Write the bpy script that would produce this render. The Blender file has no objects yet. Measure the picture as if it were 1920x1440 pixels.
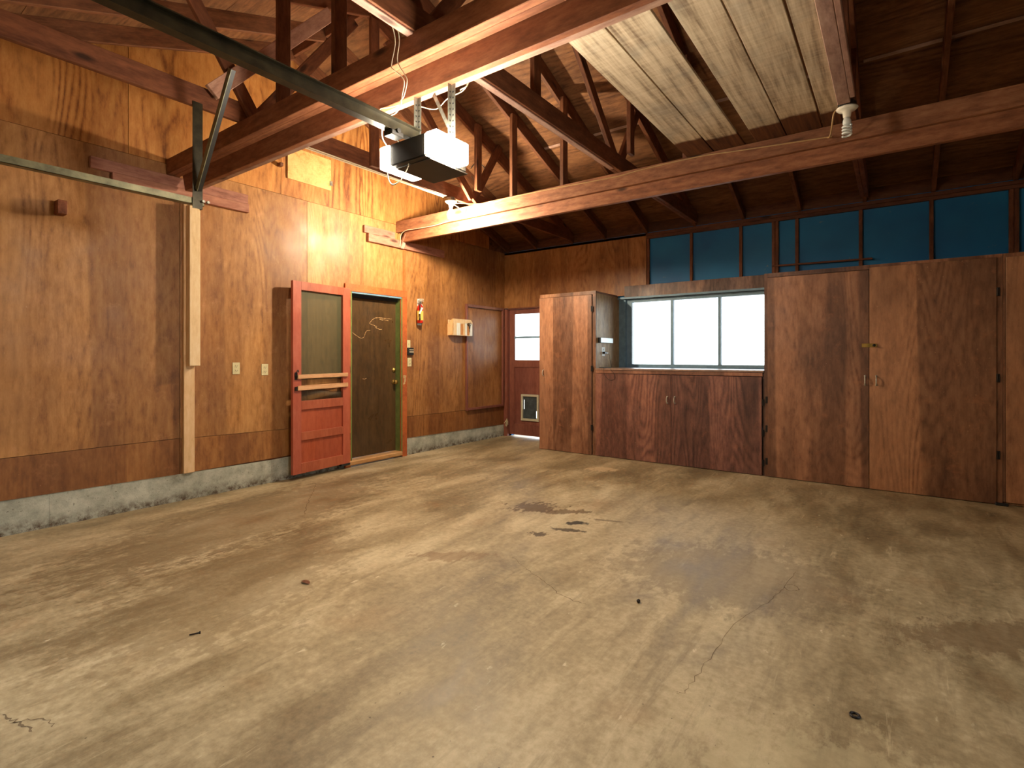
import bpy, bmesh, math, random
from mathutils import Vector, Matrix, Euler
random.seed(7)
SC = bpy.context.scene
COL = SC.collection
PI = math.pi
# ------------------------------------------------------------------ camera, sky, exposure
cd = bpy.data.cameras.new('camera'); cam = bpy.data.objects.new('camera', cd); COL.objects.link(cam)
cam.location = (0, 0, 1.25); cam.rotation_euler = (PI/2, 0, 0.62759)
cd.sensor_width = 36; cd.lens = 987/1920*36; cd.shift_y = -51/1920; cd.clip_start = 0.02
SC.camera = cam
SC.view_settings.view_transform = 'Standard'; SC.view_settings.look = 'None'
SC.view_settings.gamma = 1; SC.view_settings.use_curve_mapping = False
SC.view_settings.exposure = 0.4
world = bpy.data.worlds.new('sky'); SC.world = world; world.use_nodes = True
bg = world.node_tree.nodes['Background']; bg.inputs[0].default_value = (0.86, 0.94, 1.0, 1)
bg.inputs[1].default_value = 4.2
SC.cycles.max_bounces = 7; SC.cycles.diffuse_bounces = 5; SC.cycles.glossy_bounces = 3
SC.cycles.transparent_max_bounces = 8; SC.cycles.sample_clamp_indirect = 6
SC.cycles.use_denoising = True; SC.cycles.caustics_reflective = False; SC.cycles.caustics_refractive = False
RX_ = 2.7
def portal(name, loc, rot, sx, sy):
    l = bpy.data.lights.new(name, 'AREA'); l.shape = 'RECTANGLE'; l.size = sx; l.size_y = sy
    l.cycles.is_portal = True
    o = bpy.data.objects.new(name, l); COL.objects.link(o); o.location = loc; o.rotation_euler = rot
portal('window_portal', (-2.0, 6.86, 1.57), (-PI/2, 0, 0), 1.9, 0.95)
portal('door_portal', (-4.53, 6.86, 1.56), (-PI/2, 0, 0), 0.7, 0.8)
portal('fill_window_portal', (RX_+.16, 2.7, 1.57), (0, PI/2, 0), 1.15, 2.7)  # samples sky through the added, unseen side window
portal('fill_opening_portal', (-2.0, -0.78, 1.08), (PI/2, 0, 0), 3.5, 2.15)  # doorway left open to add daylight from behind the viewer

# ------------------------------------------------------------------ materials
def s2l(c):
    return tuple(((x/255)/12.92 if x/255 <= .04045 else ((x/255+.055)/1.055)**2.4) for x in c) + (1,)
class NT:
    def __init__(s, name):
        s.m = bpy.data.materials.new(name); s.m.use_nodes = True; s.t = s.m.node_tree
        s.p = s.t.nodes['Principled BSDF']; s.out = s.t.nodes['Material Output']
    def n(s, typ, ins=None, **kw):
        nd = s.t.nodes.new(typ)
        for k, v in kw.items(): setattr(nd, k, v)
        for k, v in (ins or {}).items():
            if isinstance(v, bpy.types.NodeSocket): s.t.links.new(v, nd.inputs[k])
            else: nd.inputs[k].default_value = v
        return nd
    def link(s, a, b): s.t.links.new(a, b)
    def math(s, op, a, b=0.0, clamp=False):
        return s.n('ShaderNodeMath', {0: a, 1: b}, operation=op, use_clamp=clamp).outputs[0]
    def rng(s, v, a, b, c=0.0, d=1.0):
        return s.n('ShaderNodeMapRange', {'Value': v, 'From Min': a, 'From Max': b, 'To Min': c, 'To Max': d}).outputs[0]
    def mix(s, f, a, b, bt='MIX'):
        nd = s.n('ShaderNodeMix', data_type='RGBA', blend_type=bt)
        for i, v in ((0, f), (6, a), (7, b)):
            if isinstance(v, bpy.types.NodeSocket): s.link(v, nd.inputs[i])
            else: nd.inputs[i].default_value = v
        return nd.outputs[2]
    def noise(s, vec, scale, detail=3, rough=.55, dist=0.0):
        return s.n('ShaderNodeTexNoise', {'Vector': vec, 'Scale': scale, 'Detail': detail, 'Roughness': rough, 'Distortion': dist}).outputs[0]
    def ramp(s, f, stops):
        nd = s.n('ShaderNodeValToRGB', {0: f}); e = nd.color_ramp.elements
        while len(e) < len(stops): e.new(.5)
        for i, (p, c) in enumerate(stops): e[i].position = p; e[i].color = c
        return nd.outputs[0]
    def coords(s, scale=(1, 1, 1)):
        tc = s.n('ShaderNodeTexCoord').outputs['Object']
        r = s.n('ShaderNodeObjectInfo').outputs['Random']
        off = s.n('ShaderNodeVectorMath', {0: (37.0, 23.0, 51.0)}, operation='SCALE'); s.link(r, off.inputs['Scale'])
        v = s.n('ShaderNodeVectorMath', {0: tc, 1: off.outputs[0]}, operation='ADD').outputs[0]
        return v, s.n('ShaderNodeVectorMath', {0: v, 1: scale}, operation='MULTIPLY').outputs[0]

def wood(name, dark, mid, light, axis='Z', fscale=1.6, bands=16, amp=.8, rough=.42, stretch=.16,
         stain=.35, stainc=(30, 16, 10), knots=False, wear=0.0, wearc=(205, 150, 105), bump=.15, spec=.5):
    b = NT(name)
    sc = {'X': (stretch, 1, 1), 'Y': (1, stretch, 1), 'Z': (1, 1, stretch)}[axis]
    sf = {'X': (.03, 1, 1), 'Y': (1, .03, 1), 'Z': (1, 1, .03)}[axis]
    v, vs = b.coords(sc)
    vf = b.n('ShaderNodeVectorMath', {0: v, 1: sf}, operation='MULTIPLY').outputs[0]
    vf2 = b.n('ShaderNodeVectorMath', {0: v, 1: {'X': (.3, 1, 1), 'Y': (1, .3, 1), 'Z': (1, 1, .3)}[axis]}, operation='MULTIPLY').outputs[0]
    field = b.noise(vs, fscale, 2.2, .42, .25)
    sn = b.math('SINE', b.math('MULTIPLY', field, bands*6.283))
    sn = b.math('POWER', b.rng(sn, -1, 1), .6)
    fade = b.rng(b.noise(vs, 2.3, 2, .5), .40, .66, .05, 1.15)
    sn = b.math('ADD', b.math('MULTIPLY', b.math('SUBTRACT', sn, .62), fade), .62)
    mott = b.noise(vf2, 26, 5, .7)
    fine = b.noise(vf, 90, 2, .6)
    broad = b.noise(vf, 9, 2, .5)
    g = b.math('ADD', b.math('MULTIPLY', b.math('SUBTRACT', sn, .6), amp*.42), b.math('ADD', b.math('MULTIPLY', fine, .22), b.math('MULTIPLY', broad, .36)))
    g = b.math('ADD', g, b.math('SUBTRACT', b.math('MULTIPLY', mott, 1.15), .37))
    col = b.ramp(g, [(.12, s2l(dark)), (.45, s2l(mid)), (.88, s2l(light))])
    if knots:
        vk = b.n('ShaderNodeVectorMath', {0: v, 1: {'X': (1.6, 5, 5), 'Y': (5, 1.6, 5), 'Z': (5, 5, 1.6)}[axis]}, operation='MULTIPLY').outputs[0]
        vo = b.n('ShaderNodeTexVoronoi', {'Vector': vk, 'Scale': 1.3, 'Randomness': 1.0}).outputs['Distance']
        kf = b.rng(vo, .07, .16, .85, 0)
        col = b.mix(kf, col, s2l(tuple(int(c*.45) for c in dark)))
    st = b.rng(b.noise(vf2, 2.6, 5, .62), .46, .72, 0, stain)
    col = b.mix(st, col, s2l(stainc))
    vb = b.n('ShaderNodeVectorMath', {0: v, 1: {'X': (.05, 2.6, 2.6), 'Y': (2.6, .05, 2.6), 'Z': (2.6, 2.6, .05)}[axis]}, operation='MULTIPLY').outputs[0]
    vn = b.noise(vb, 1.0, 1, .5)
    if not knots:
        col = b.mix(b.rng(vn, .515, .535, 0, stain*.62), col, s2l(stainc))
        col = b.mix(b.rng(vn, .40, .385, 0, .22), col, s2l(light))
    if wear:
        w = b.noise(v, 7, 6, .72)
        col = b.mix(b.rng(w, .575, .68, 0, wear), col, s2l(wearc))
        sp = b.noise(v, 60, 2, .5)
        col = b.mix(b.rng(sp, .72, .76, 0, wear), col, s2l((225, 190, 150)))
    oc = b.n('ShaderNodeObjectInfo').outputs['Color']
    col = b.mix(1.0, col, oc, 'MULTIPLY')
    b.link(col, b.p.inputs['Base Color'])
    b.link(b.rng(b.noise(v, 4, 3), .3, .7, rough-.07, rough+.13), b.p.inputs['Roughness'])
    b.p.inputs['Specular IOR Level'].default_value = spec
    bp = b.n('ShaderNodeBump', {'Strength': bump, 'Distance': .004, 'Height': g})
    b.link(bp.outputs[0], b.p.inputs['Normal'])
    return b.m

def plain(name, rgb, rough=.5, metal=0.0, var=.12, scale=14, spec=.5, **kw):
    b = NT(name); v, _ = b.coords()
    n = b.noise(v, scale, 4, .6)
    c = s2l(rgb); lo = tuple(x*(1-var*1.6) for x in c[:3]) + (1,); hi = tuple(min(1, x*(1+var)) for x in c[:3]) + (1,)
    b.link(b.ramp(n, [(.3, lo), (.7, hi)]), b.p.inputs['Base Color'])
    b.p.inputs['Roughness'].default_value = rough; b.p.inputs['Metallic'].default_value = metal
    b.p.inputs['Specular IOR Level'].default_value = spec
    for k, val in kw.items(): b.p.inputs[k].default_value = val
    return b.m

def emit(name, rgb, strength):
    b = NT(name); e = b.n('ShaderNodeEmission', {'Color': rgb + (1,), 'Strength': strength})
    b.link(e.outputs[0], b.out.inputs[0]); return b.m

M = {}
M['ply'] = wood('stained_plywood', (116, 74, 38), (168, 116, 64), (200, 148, 90), 'Z', 1.4, 34, .55, .46, .22, .45, (88, 46, 28), wear=.22, bump=.06, spec=.4)
M['gable'] = wood('gable_plywood', (120, 68, 30), (176, 112, 56), (204, 144, 82), 'Z', 1.6, 30, 1.1, .55, .18, .2, bump=.06, spec=.35)
M['cab'] = wood('cabinet_plywood', (104, 70, 50), (158, 114, 84), (194, 148, 112), 'Z', 1.6, 40, .55, .42, .14, .75, (48, 22, 15), wear=.3, wearc=(178, 122, 84), bump=.12)
M['cablow'] = wood('dark_cabinet_plywood', (66, 42, 36), (118, 80, 66), (162, 116, 92), 'Z', 1.8, 36, .7, .42, .14, .7, (40, 18, 14), wear=.25, wearc=(160, 104, 70), bump=.12)
M['deck'] = wood('roof_deck_plywood', (70, 46, 32), (122, 82, 54), (160, 114, 76), 'X', 1.8, 24, .7, .75, .16, .35, (60, 34, 20), bump=.08, spec=.25)
M['timber'] = wood('old_timber', (76, 44, 28), (112, 68, 44), (148, 96, 64), 'X', 3.0, 7, .5, .62, .06, .5, (40, 22, 14), knots=True, bump=.12, spec=.3)
M['beam'] = wood('beam_timber', (96, 58, 38), (140, 90, 62), (178, 124, 88), 'X', 4.5, 10, .45, .6, .05, .35, (60, 28, 18), knots=True, bump=.15, spec=.3)
M['greytimber'] = wood('weathered_timber', (120, 92, 80), (170, 136, 120), (204, 176, 156), 'X', 3.5, 6, .5, .65, .06, .3, (90, 60, 48), knots=True, bump=.12, spec=.3)
M['newwood'] = wood('new_pine', (206, 166, 122), (230, 196, 150), (242, 216, 178), 'Z', 3.5, 7, .35, .5, .08, .06, knots=True, bump=.05, spec=.3)
M['newboard'] = wood('new_pine_board', (200, 160, 90), (228, 190, 116), (240, 210, 140), 'X', 3.5, 7, .35, .5, .08, .1, knots=True, bump=.05, spec=.3)
M['osb'] = wood('pale_hatch_plywood', (170, 118, 60), (208, 160, 96), (230, 188, 124), 'X', 2.4, 24, .5, .5, .3, .05, bump=.05)
M['screenwood'] = wood('red_painted_wood', (146, 70, 46), (168, 84, 56), (186, 104, 74), 'Z', 2.5, 10, .3, .42, .12, .15, (110, 52, 48), wear=.08, wearc=(210, 150, 110), bump=.06)
M['trimwood'] = wood('orange_stained_trim', (150, 72, 34), (186, 96, 48), (206, 116, 62), 'X', 2.5, 9, .3, .45, .1, .15, bump=.06)
M['entry'] = wood('dark_brown_door', (52, 38, 22), (80, 58, 34), (104, 76, 46), 'Z', 2.2, 10, .2, .33, .06, .2, (40, 28, 18), bump=.06)
M['backdoor'] = wood('red_brown_door', (98, 50, 42), (128, 74, 60), (150, 94, 76), 'Z', 2, 9, .3, .42, .12, .3, (80, 36, 34), bump=.05)
M['strip'] = wood('pine_bar', (170, 112, 74), (206, 150, 104), (226, 178, 134), 'Y', 3, 8, .4, .5, .1, .1)
M['counter'] = plain('worn_counter', (150, 120, 104), .35, var=.2)
M['conc_curb'] = None
M['green'] = plain('green_painted_jamb', (112, 124, 66), .45, var=.15)
M['blackmetal'] = plain('black_painted_steel', (34, 30, 26), .45, 0, var=.3)
M['openerbody'] = plain('black_opener_case', (40, 36, 30), .45, 0, var=.2)
M['galv'] = plain('galvanised_steel', (150, 148, 136), .42, .75, var=.25, scale=25)
M['track'] = plain('dull_olive_track_steel', (128, 122, 92), .45, .35, var=.3, scale=12)
M['railmetal'] = plain('dark_rail_steel', (62, 56, 40), .42, .5, var=.35, scale=12)
M['brass'] = plain('aged_brass', (186, 150, 84), .28, .85, var=.2)
M['chrome'] = plain('dull_chrome', (206, 198, 182), .3, .35, var=.2)
M['darkiron'] = plain('dark_iron', (44, 38, 36), .5, .5, var=.3)
M['ivory'] = plain('ivory_plastic', (214, 200, 156), .4, var=.05)
M['whiteplastic'] = plain('white_plastic', (228, 232, 230), .35, var=.03)
M['porcelain'] = plain('porcelain', (236, 230, 214), .25, var=.05)
M['dark'] = plain('dark_plastic', (34, 36, 38), .35, var=.1)
M['silver'] = plain('silver_plastic', (190, 196, 196), .3, .4, var=.05)
M['red'] = plain('red_enamel', (206, 34, 20), .28, var=.06)
M['label'] = plain('yellow_label', (226, 190, 90), .5, var=.08)
M['paper'] = plain('white_paper', (236, 234, 226), .6, var=.03)
M['wire'] = plain('cream_cable', (220, 208, 178), .45, var=.06)
M['tancable'] = plain('tan_cable', (176, 140, 92), .45, var=.1)
M['blackcable'] = plain('black_cable', (26, 24, 24), .45, var=.1)
M['beige'] = plain('beige_frame_plastic', (196, 186, 160), .45, var=.08)
M['flap'] = plain('smoked_flap', (70, 78, 82), .22, var=.2)
M['drywall'] = plain('pale_drywall', (206, 198, 184), .85, var=.03)  # pale paint on the unseen walls, picked to bounce fill light
M['blockergreen'] = plain('blocker_green', (60, 78, 44), .9, var=.3, scale=6)
M['asphalt'] = plain('asphalt', (92, 90, 86), .9, var=.15)
M['yard'] = plain('pale_gravel', (225, 222, 214), .9, var=.2)
M['leaf'] = plain('dead_leaf', (110, 60, 30), .7, var=.25)
M['winframe'] = plain('grey_blue_window_frame', (118, 150, 172), .45, var=.12)  # blue lift in this colour stands for window glare over the frame
M['crackm'] = plain('crack_dirt', (118, 98, 72), .9, var=.2)
M['tuft'] = plain('pale_fibre', (210, 196, 160), .8, var=.2)
M['scr'] = plain('bare_scratch', (196, 158, 112), .7, var=.1)
M['bulb'] = emit('lit_bulb', (1.0, .85, .60), 2400)
M['lens'] = emit('lit_opener_lens', (1.0, .89, .72), 170)

def teal():
    b = NT('teal_glare_sheathing'); v, vs = b.coords((1, 1, 1))
    c = b.ramp(b.noise(v, 1.3, 3), [(.3, s2l((6, 92, 150))), (.75, s2l((14, 128, 186)))])  # teal brightened to include the window glare lying over the wall
    c = b.mix(b.rng(b.noise(v, 9, 4, .7), .66, .74, 0, .6), c, s2l((120, 130, 128)))
    b.link(c, b.p.inputs['Base Color']); b.p.inputs['Roughness'].default_value = .55; return b.m
M['teal'] = teal()

def planks():
    b = NT('rough_sawn_plank'); v, vs = b.coords((.06, 1, 1))
    st = b.noise(vs, 26, 4, .65)
    saw = b.n('ShaderNodeVectorMath', {0: v, 1: (1, .1, 1)}, operation='MULTIPLY').outputs[0]
    sw = b.noise(saw, 55, 2, .6)
    c = b.ramp(b.math('ADD', b.math('MULTIPLY', st, .82), b.math('MULTIPLY', sw, .18)),
               [(.32, s2l((122, 102, 82))), (.5, s2l((190, 170, 142))), (.72, s2l((226, 210, 182)))])
    c = b.mix(b.rng(b.noise(v, 2.5, 4, .6), .52, .72, 0, .5), c, s2l((120, 118, 112)))
    # the ends that lie on the beam stayed dark: an old stain line near the far end (local x)
    tc = b.n('ShaderNodeTexCoord').outputs['Object']
    sx = b.n('ShaderNodeSeparateXYZ', {0: tc}).outputs[0]
    e = b.math('ADD', sx, b.math('MULTIPLY', b.noise(v, 14, 3), .05))
    hd = b.n('ShaderNodeAttribute', attribute_type='OBJECT', attribute_name='dark_from').outputs['Fac']
    f = b.math('GREATER_THAN', e, hd)
    c = b.mix(b.rng(b.math('SUBTRACT', e, hd), 0, .035), c, b.ramp(st, [(.3, s2l((60, 34, 20))), (.7, s2l((112, 68, 38)))]))
    b.link(c, b.p.inputs['Base Color']); b.p.inputs['Roughness'].default_value = .8
    b.p.inputs['Specular IOR Level'].default_value = .2
    b.link(b.n('ShaderNodeBump', {'Strength': .2, 'Distance': .004, 'Height': sw}).outputs[0], b.p.inputs['Normal'])
    return b.m
M['plank'] = planks()

def glass():
    b = NT('thin_glass')
    fr = b.n('ShaderNodeFresnel', {'IOR': 1.45}).outputs[0]
    t = b.n('ShaderNodeBsdfTransparent', {0: (.96, .98, .97, 1)}); g = b.n('ShaderNodeBsdfGlossy', {'Roughness': .03})
    mx = b.n('ShaderNodeMixShader', {0: fr, 1: t.outputs[0], 2: g.outputs[0]})
    b.link(mx.outputs[0], b.out.inputs[0]); return b.m
M['glass'] = glass()
def screen(name, op, rgb):
    b = NT(name); b.p.inputs['Base Color'].default_value = s2l(rgb); b.p.inputs['Roughness'].default_value = .6
    t = b.n('ShaderNodeBsdfTransparent')
    mx = b.n('ShaderNodeMixShader', {0: op, 1: t.outputs[0], 2: b.p.outputs[0]})
    b.link(mx.outputs[0], b.out.inputs[0]); return b.m
M['screen'] = screen('insect_screen', .42, (96, 92, 62))
M['screendark'] = screen('torn_screen', .62, (58, 52, 36))

def floor_mat():
    b = NT('stained_concrete')
    pos = b.n('ShaderNodeNewGeometry').outputs['Position']
    rot = b.n('ShaderNodeMapping', {'Vector': pos, 'Rotation': (0, 0, .55), 'Scale': (1, .42, 1)}).outputs[0]
    big = b.noise(rot, .9, 5, .6, .4); midn = b.noise(rot, 3.6, 7, .68, .35); fine = b.noise(pos, 28, 6, .7)
    f = b.math('ADD', b.math('MULTIPLY', big, .38), b.math('ADD', b.math('MULTIPLY', midn, .42), b.math('MULTIPLY', fine, .2)))
    c = b.ramp(f, [(.35, s2l((98, 82, 60))), (.45, s2l((142, 124, 93))), (.52, s2l((172, 153, 119))), (.61, s2l((204, 186, 152)))])
    # trowel streaks, pale scuffs, rust
    st = b.n('ShaderNodeMapping', {'Vector': pos, 'Rotation': (0, 0, .9), 'Scale': (1, .12, 1)}).outputs[0]
    c = b.mix(b.rng(b.noise(st, 8, 7, .75), .54, .70, 0, .5), c, s2l((98, 78, 54)))
    c = b.mix(b.rng(b.noise(st, 11, 5, .75, .3), .62, .72, 0, .5), c, s2l((222, 202, 164)))
    c = b.mix(b.rng(b.noise(pos, 2.1, 3, .5), .6, .8, 0, .25), c, s2l((166, 112, 64)))
    c = b.mix(b.rng(b.noise(pos, 46, 2, .5), .74, .78, 0, .8), c, s2l((70, 52, 36)))
    c = b.mix(b.rng(b.noise(rot, 16, 4, .6), .68, .74, 0, .5), c, s2l((236, 222, 190)))
    x, y, _ = b.n('ShaderNodeSeparateXYZ', {0: pos}).outputs
    warp = b.noise(pos, 9, 5, .7); w2 = b.noise(rot, 22, 5, .7)
    def blob(cx, cy, rx, ry, ang, col, op, ragged, c):
        dx = b.math('SUBTRACT', x, cx); dy = b.math('SUBTRACT', y, cy); ca, sa = math.cos(ang), math.sin(ang)
        u = b.math('DIVIDE', b.math('ADD', b.math('MULTIPLY', dx, ca), b.math('MULTIPLY', dy, sa)), rx)
        v = b.math('DIVIDE', b.math('SUBTRACT', b.math('MULTIPLY', dy, ca), b.math('MULTIPLY', dx, sa)), ry)
        d = b.math('SQRT', b.math('ADD', b.math('MULTIPLY', u, u), b.math('MULTIPLY', v, v)))
        d = b.math('ADD', d, b.math('MULTIPLY', b.math('SUBTRACT', warp, .5), ragged))
        d = b.math('ADD', d, b.math('MULTIPLY', b.math('SUBTRACT', w2, .5), ragged*1.2))
        return b.mix(b.rng(d, .75, 1.05, op, 0), c, s2l(col))
    t = .6276
    c = blob(-2.42, 3.66, .20, .15, t, (92, 68, 40), .85, 2.6, c)
    c = blob(-2.16, 3.68, .20, .07, t, (96, 72, 44), .75, 2.6, c)
    c = blob(-1.93, 3.49, .085, .05, t, (36, 30, 26), .92, 1.6, c)
    c = blob(-1.90, 3.31, .13, .035, t-.25, (62, 46, 32), .85, 2.4, c)
    c = blob(-2.03, 3.11, .06, .05, t, (70, 50, 30), .85, 2.6, c)
    c = blob(-1.76, 3.68, .16, .02, t-.3, (96, 74, 48), .6, 2.4, c)
    c = blob(-4.05, 2.2, .55, 1.5, .25, (104, 82, 54), .5, 1.6, c)
    c = blob(-2.95, 1.5, .5, .9, .5, (112, 90, 60), .38, 2.0, c)
    c = blob(-.75, 3.2, .7, .5, .3, (118, 98, 74), .45, 1.6, c)
    c = blob(.35, 3.15, .42, .16, t, (106, 80, 54), .5, 1.8, c)
    c = blob(-2.25, 2.45, .26, .08, t, (120, 84, 50), .5, 2.0, c)
    c = blob(-2.62, 5.33, .18, .12, t, (226, 196, 156), .5, 2.6, c)
    c = blob(-4.9, 4.85, .3, .12, 1.2, (226, 206, 170), .5, 2.6, c)
    c = blob(-.1, 1.7, .5, .35, .3, (200, 184, 146), .4, 2.0, c)
    b.link(c, b.p.inputs['Base Color'])
    b.link(b.rng(midn, .35, .65, .42, .68), b.p.inputs['Roughness'])
    b.p.inputs['Specular IOR Level'].default_value = .4
    b.link(b.n('ShaderNodeBump', {'Strength': .12, 'Distance': .006, 'Height': fine}).outputs[0], b.p.inputs['Normal'])
    return b.m
M['floor'] = floor_mat()
def curb_mat():
    b = NT('rough_concrete_curb'); pos = b.n('ShaderNodeNewGeometry').outputs['Position']
    z = b.n('ShaderNodeSeparateXYZ', {0: pos}).outputs[2]
    c = b.ramp(b.noise(pos, 5, 6, .7), [(.35, s2l((146, 146, 132))), (.65, s2l((198, 197, 182)))])
    c = b.mix(b.rng(b.noise(pos, 60, 3, .6), .64, .72, 0, .7), c, s2l((70, 62, 46)))
    low = b.rng(z, .02, .10, 1, 0)
    c = b.mix(b.math('MULTIPLY', low, b.rng(b.noise(pos, 16, 5, .75), .42, .6, .2, .95)), c, s2l((78, 56, 38)))
    b.link(c, b.p.inputs['Base Color']); b.p.inputs['Roughness'].default_value = .9
    b.link(b.n('ShaderNodeBump', {'Strength': .5, 'Distance': .01, 'Height': b.noise(pos, 40, 5, .7)}).outputs[0], b.p.inputs['Normal'])
    return b.m
M['curb'] = curb_mat()

# ------------------------------------------------------------------ mesh helpers
def box(bm, x0, x1, y0, y1, z0, z1, bev=0.0):
    r = bmesh.ops.create_cube(bm, size=1.0)
    vs = r['verts']
    for v in vs:
        v.co = Vector((x0 if v.co.x < 0 else x1, y0 if v.co.y < 0 else y1, z0 if v.co.z < 0 else z1))
    if bev:
        es = {e for v in vs for e in v.link_edges}
        bmesh.ops.bevel(bm, geom=list(es), offset=bev, segments=1, affect='EDGES')
def B(*a, bev=0.0):
    bm = bmesh.new()
    if a and not isinstance(a[0], (tuple, list)): a = [a]
    for q in a: box(bm, *q, bev=bev)
    return bm
def prism(bm, pts, vec):
    """polygon pts (3-D, planar) extruded by vec"""
    vs = [bm.verts.new(p) for p in pts]; f = bm.faces.new(vs)
    r = bmesh.ops.extrude_face_region(bm, geom=[f])
    bmesh.ops.translate(bm, verts=[g for g in r['geom'] if isinstance(g, bmesh.types.BMVert)], vec=vec)
    bmesh.ops.recalc_face_normals(bm, faces=bm.faces[:])
def cyl(bm, p0, p1, r0, r1=None, n=16, caps=True):
    p0, p1 = Vector(p0), Vector(p1); r1 = r0 if r1 is None else r1
    d = p1-p0; q = d.to_track_quat('Z', 'Y').to_matrix().to_4x4()
    r = bmesh.ops.create_cone(bm, cap_ends=caps, segments=n, radius1=r0, radius2=r1, depth=d.length)
    bmesh.ops.transform(bm, matrix=Matrix.Translation((p0+p1)/2) @ q, verts=r['verts'])
def lathe(bm, prof, origin, axis=(0, 0, 1), n=24):
    q = Vector(axis).normalized().to_track_quat('Z', 'Y').to_matrix(); o = Vector(origin); rings = []
    for r, h in prof:
        rings.append([bm.verts.new(o + q @ Vector((r*math.cos(2*PI*i/n), r*math.sin(2*PI*i/n), h))) for i in range(n)])
    for a, b_ in zip(rings, rings[1:]):
        for i in range(n): bm.faces.new((a[i], a[(i+1) % n], b_[(i+1) % n], b_[i]))
    if prof[0][0] > 1e-5: bm.faces.new(rings[0][::-1])
    if prof[-1][0] > 1e-5: bm.faces.new(rings[-1])
    bmesh.ops.remove_doubles(bm, verts=bm.verts[:], dist=1e-5)
    bmesh.ops.recalc_face_normals(bm, faces=bm.faces[:])
def smooth_pts(pts, k=5):
    P = [Vector(p) for p in pts]; out = []
    for i in range(len(P)-1):
        p0, p1, p2, p3 = P[max(i-1, 0)], P[i], P[i+1], P[min(i+2, len(P)-1)]
        for j in range(k):
            t = j/k
            out.append(.5*((2*p1)+(-p0+p2)*t+(2*p0-5*p1+4*p2-p3)*t*t+(-p0+3*p1-3*p2+p3)*t**3))
    out.append(P[-1]); return out
def tube(bm, pts, r, n=7, smooth=5):
    P = smooth_pts(pts, smooth) if smooth else [Vector(p) for p in pts]
    rings = []; up = Vector((.13, .31, .94)).normalized()
    for i, p in enumerate(P):
        d = (P[min(i+1, len(P)-1)]-P[max(i-1, 0)]).normalized()
        a = d.cross(up)
        if a.length < .05: a = d.cross(Vector((1, 0, 0)))
        a.normalize(); c = a.cross(d)
        rings.append([bm.verts.new(p+r*(math.cos(2*PI*k/n)*a+math.sin(2*PI*k/n)*c)) for k in range(n)])
    for a, b_ in zip(rings, rings[1:]):
        for k in range(n): bm.faces.new((a[k], a[(k+1) % n], b_[(k+1) % n], b_[k]))
    bm.faces.new(rings[0][::-1]); bm.faces.new(rings[-1])
def ribbon(bm, pts, w, normal=(0, 0, 1), jit=0.0, k=6, thick=.0008):
    P = smooth_pts(pts, k) if k > 1 else [Vector(p) for p in pts]
    N = Vector(normal); L = []; R = []
    for i, p in enumerate(P):
        d = (P[min(i+1, len(P)-1)]-P[max(i-1, 0)]).normalized(); s = d.cross(N).normalized()
        p = p + s*random.uniform(-jit, jit); ww = w*(.35+.9*random.random())*(1 if 0 < i < len(P)-1 else .2)
        L.append(bm.verts.new(p+s*ww/2+N*thick)); R.append(bm.verts.new(p-s*ww/2+N*thick))
    for i in range(len(P)-1): bm.faces.new((L[i], L[i+1], R[i+1], R[i]))
ORIG = {}
def wl(o): return ORIG.get(o.name, Vector((0, 0, 0)))
def obj(name, bm, mat, parent=None, base=False, smooth=False, tint=None, origin=None):
    me = bpy.data.meshes.new(name); bmesh.ops.recalc_face_normals(bm, faces=bm.faces[:])
    xs = [v.co for v in bm.verts]
    lo = Vector((min(c.x for c in xs), min(c.y for c in xs), min(c.z for c in xs)))
    hi = Vector((max(c.x for c in xs), max(c.y for c in xs), max(c.z for c in xs)))
    og = (lo+hi)/2
    if parent is None: og.z = lo.z
    if origin is not None: og = Vector(origin)
    bmesh.ops.translate(bm, verts=bm.verts[:], vec=-og)
    bm.to_mesh(me); bm.free()
    if smooth:
        for p in me.polygons: p.use_smooth = True
    me.materials.append(M[mat] if isinstance(mat, str) else mat)
    o = bpy.data.objects.new(name, me); COL.objects.link(o)
    ORIG[o.name] = og
    if parent: o.parent = parent; o.location = og - wl(parent)
    else: o.location = og
    if tint: o.color = tuple(tint) + (1,)
    return o
def smoothby(o, ang=40):
    for p in o.data.polygons: p.use_smooth = True
    try:
        with bpy.context.temp_override(object=o, active_object=o, selected_objects=[o]):
            bpy.ops.object.shade_smooth_by_angle(angle=math.radians(ang))
    except Exception: pass
def empty(name, loc):
    o = bpy.data.objects.new(name, None); COL.objects.link(o); o.location = loc; o.empty_display_size = .1
    ORIG[o.name] = Vector(loc); return o
def tag(o, label=None, cat=None, group=None, kind=None):
    if label: o['label'] = label
    if cat: o['category'] = cat
    if group: o['group'] = group
    if kind: o['kind'] = kind
    return o
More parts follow.
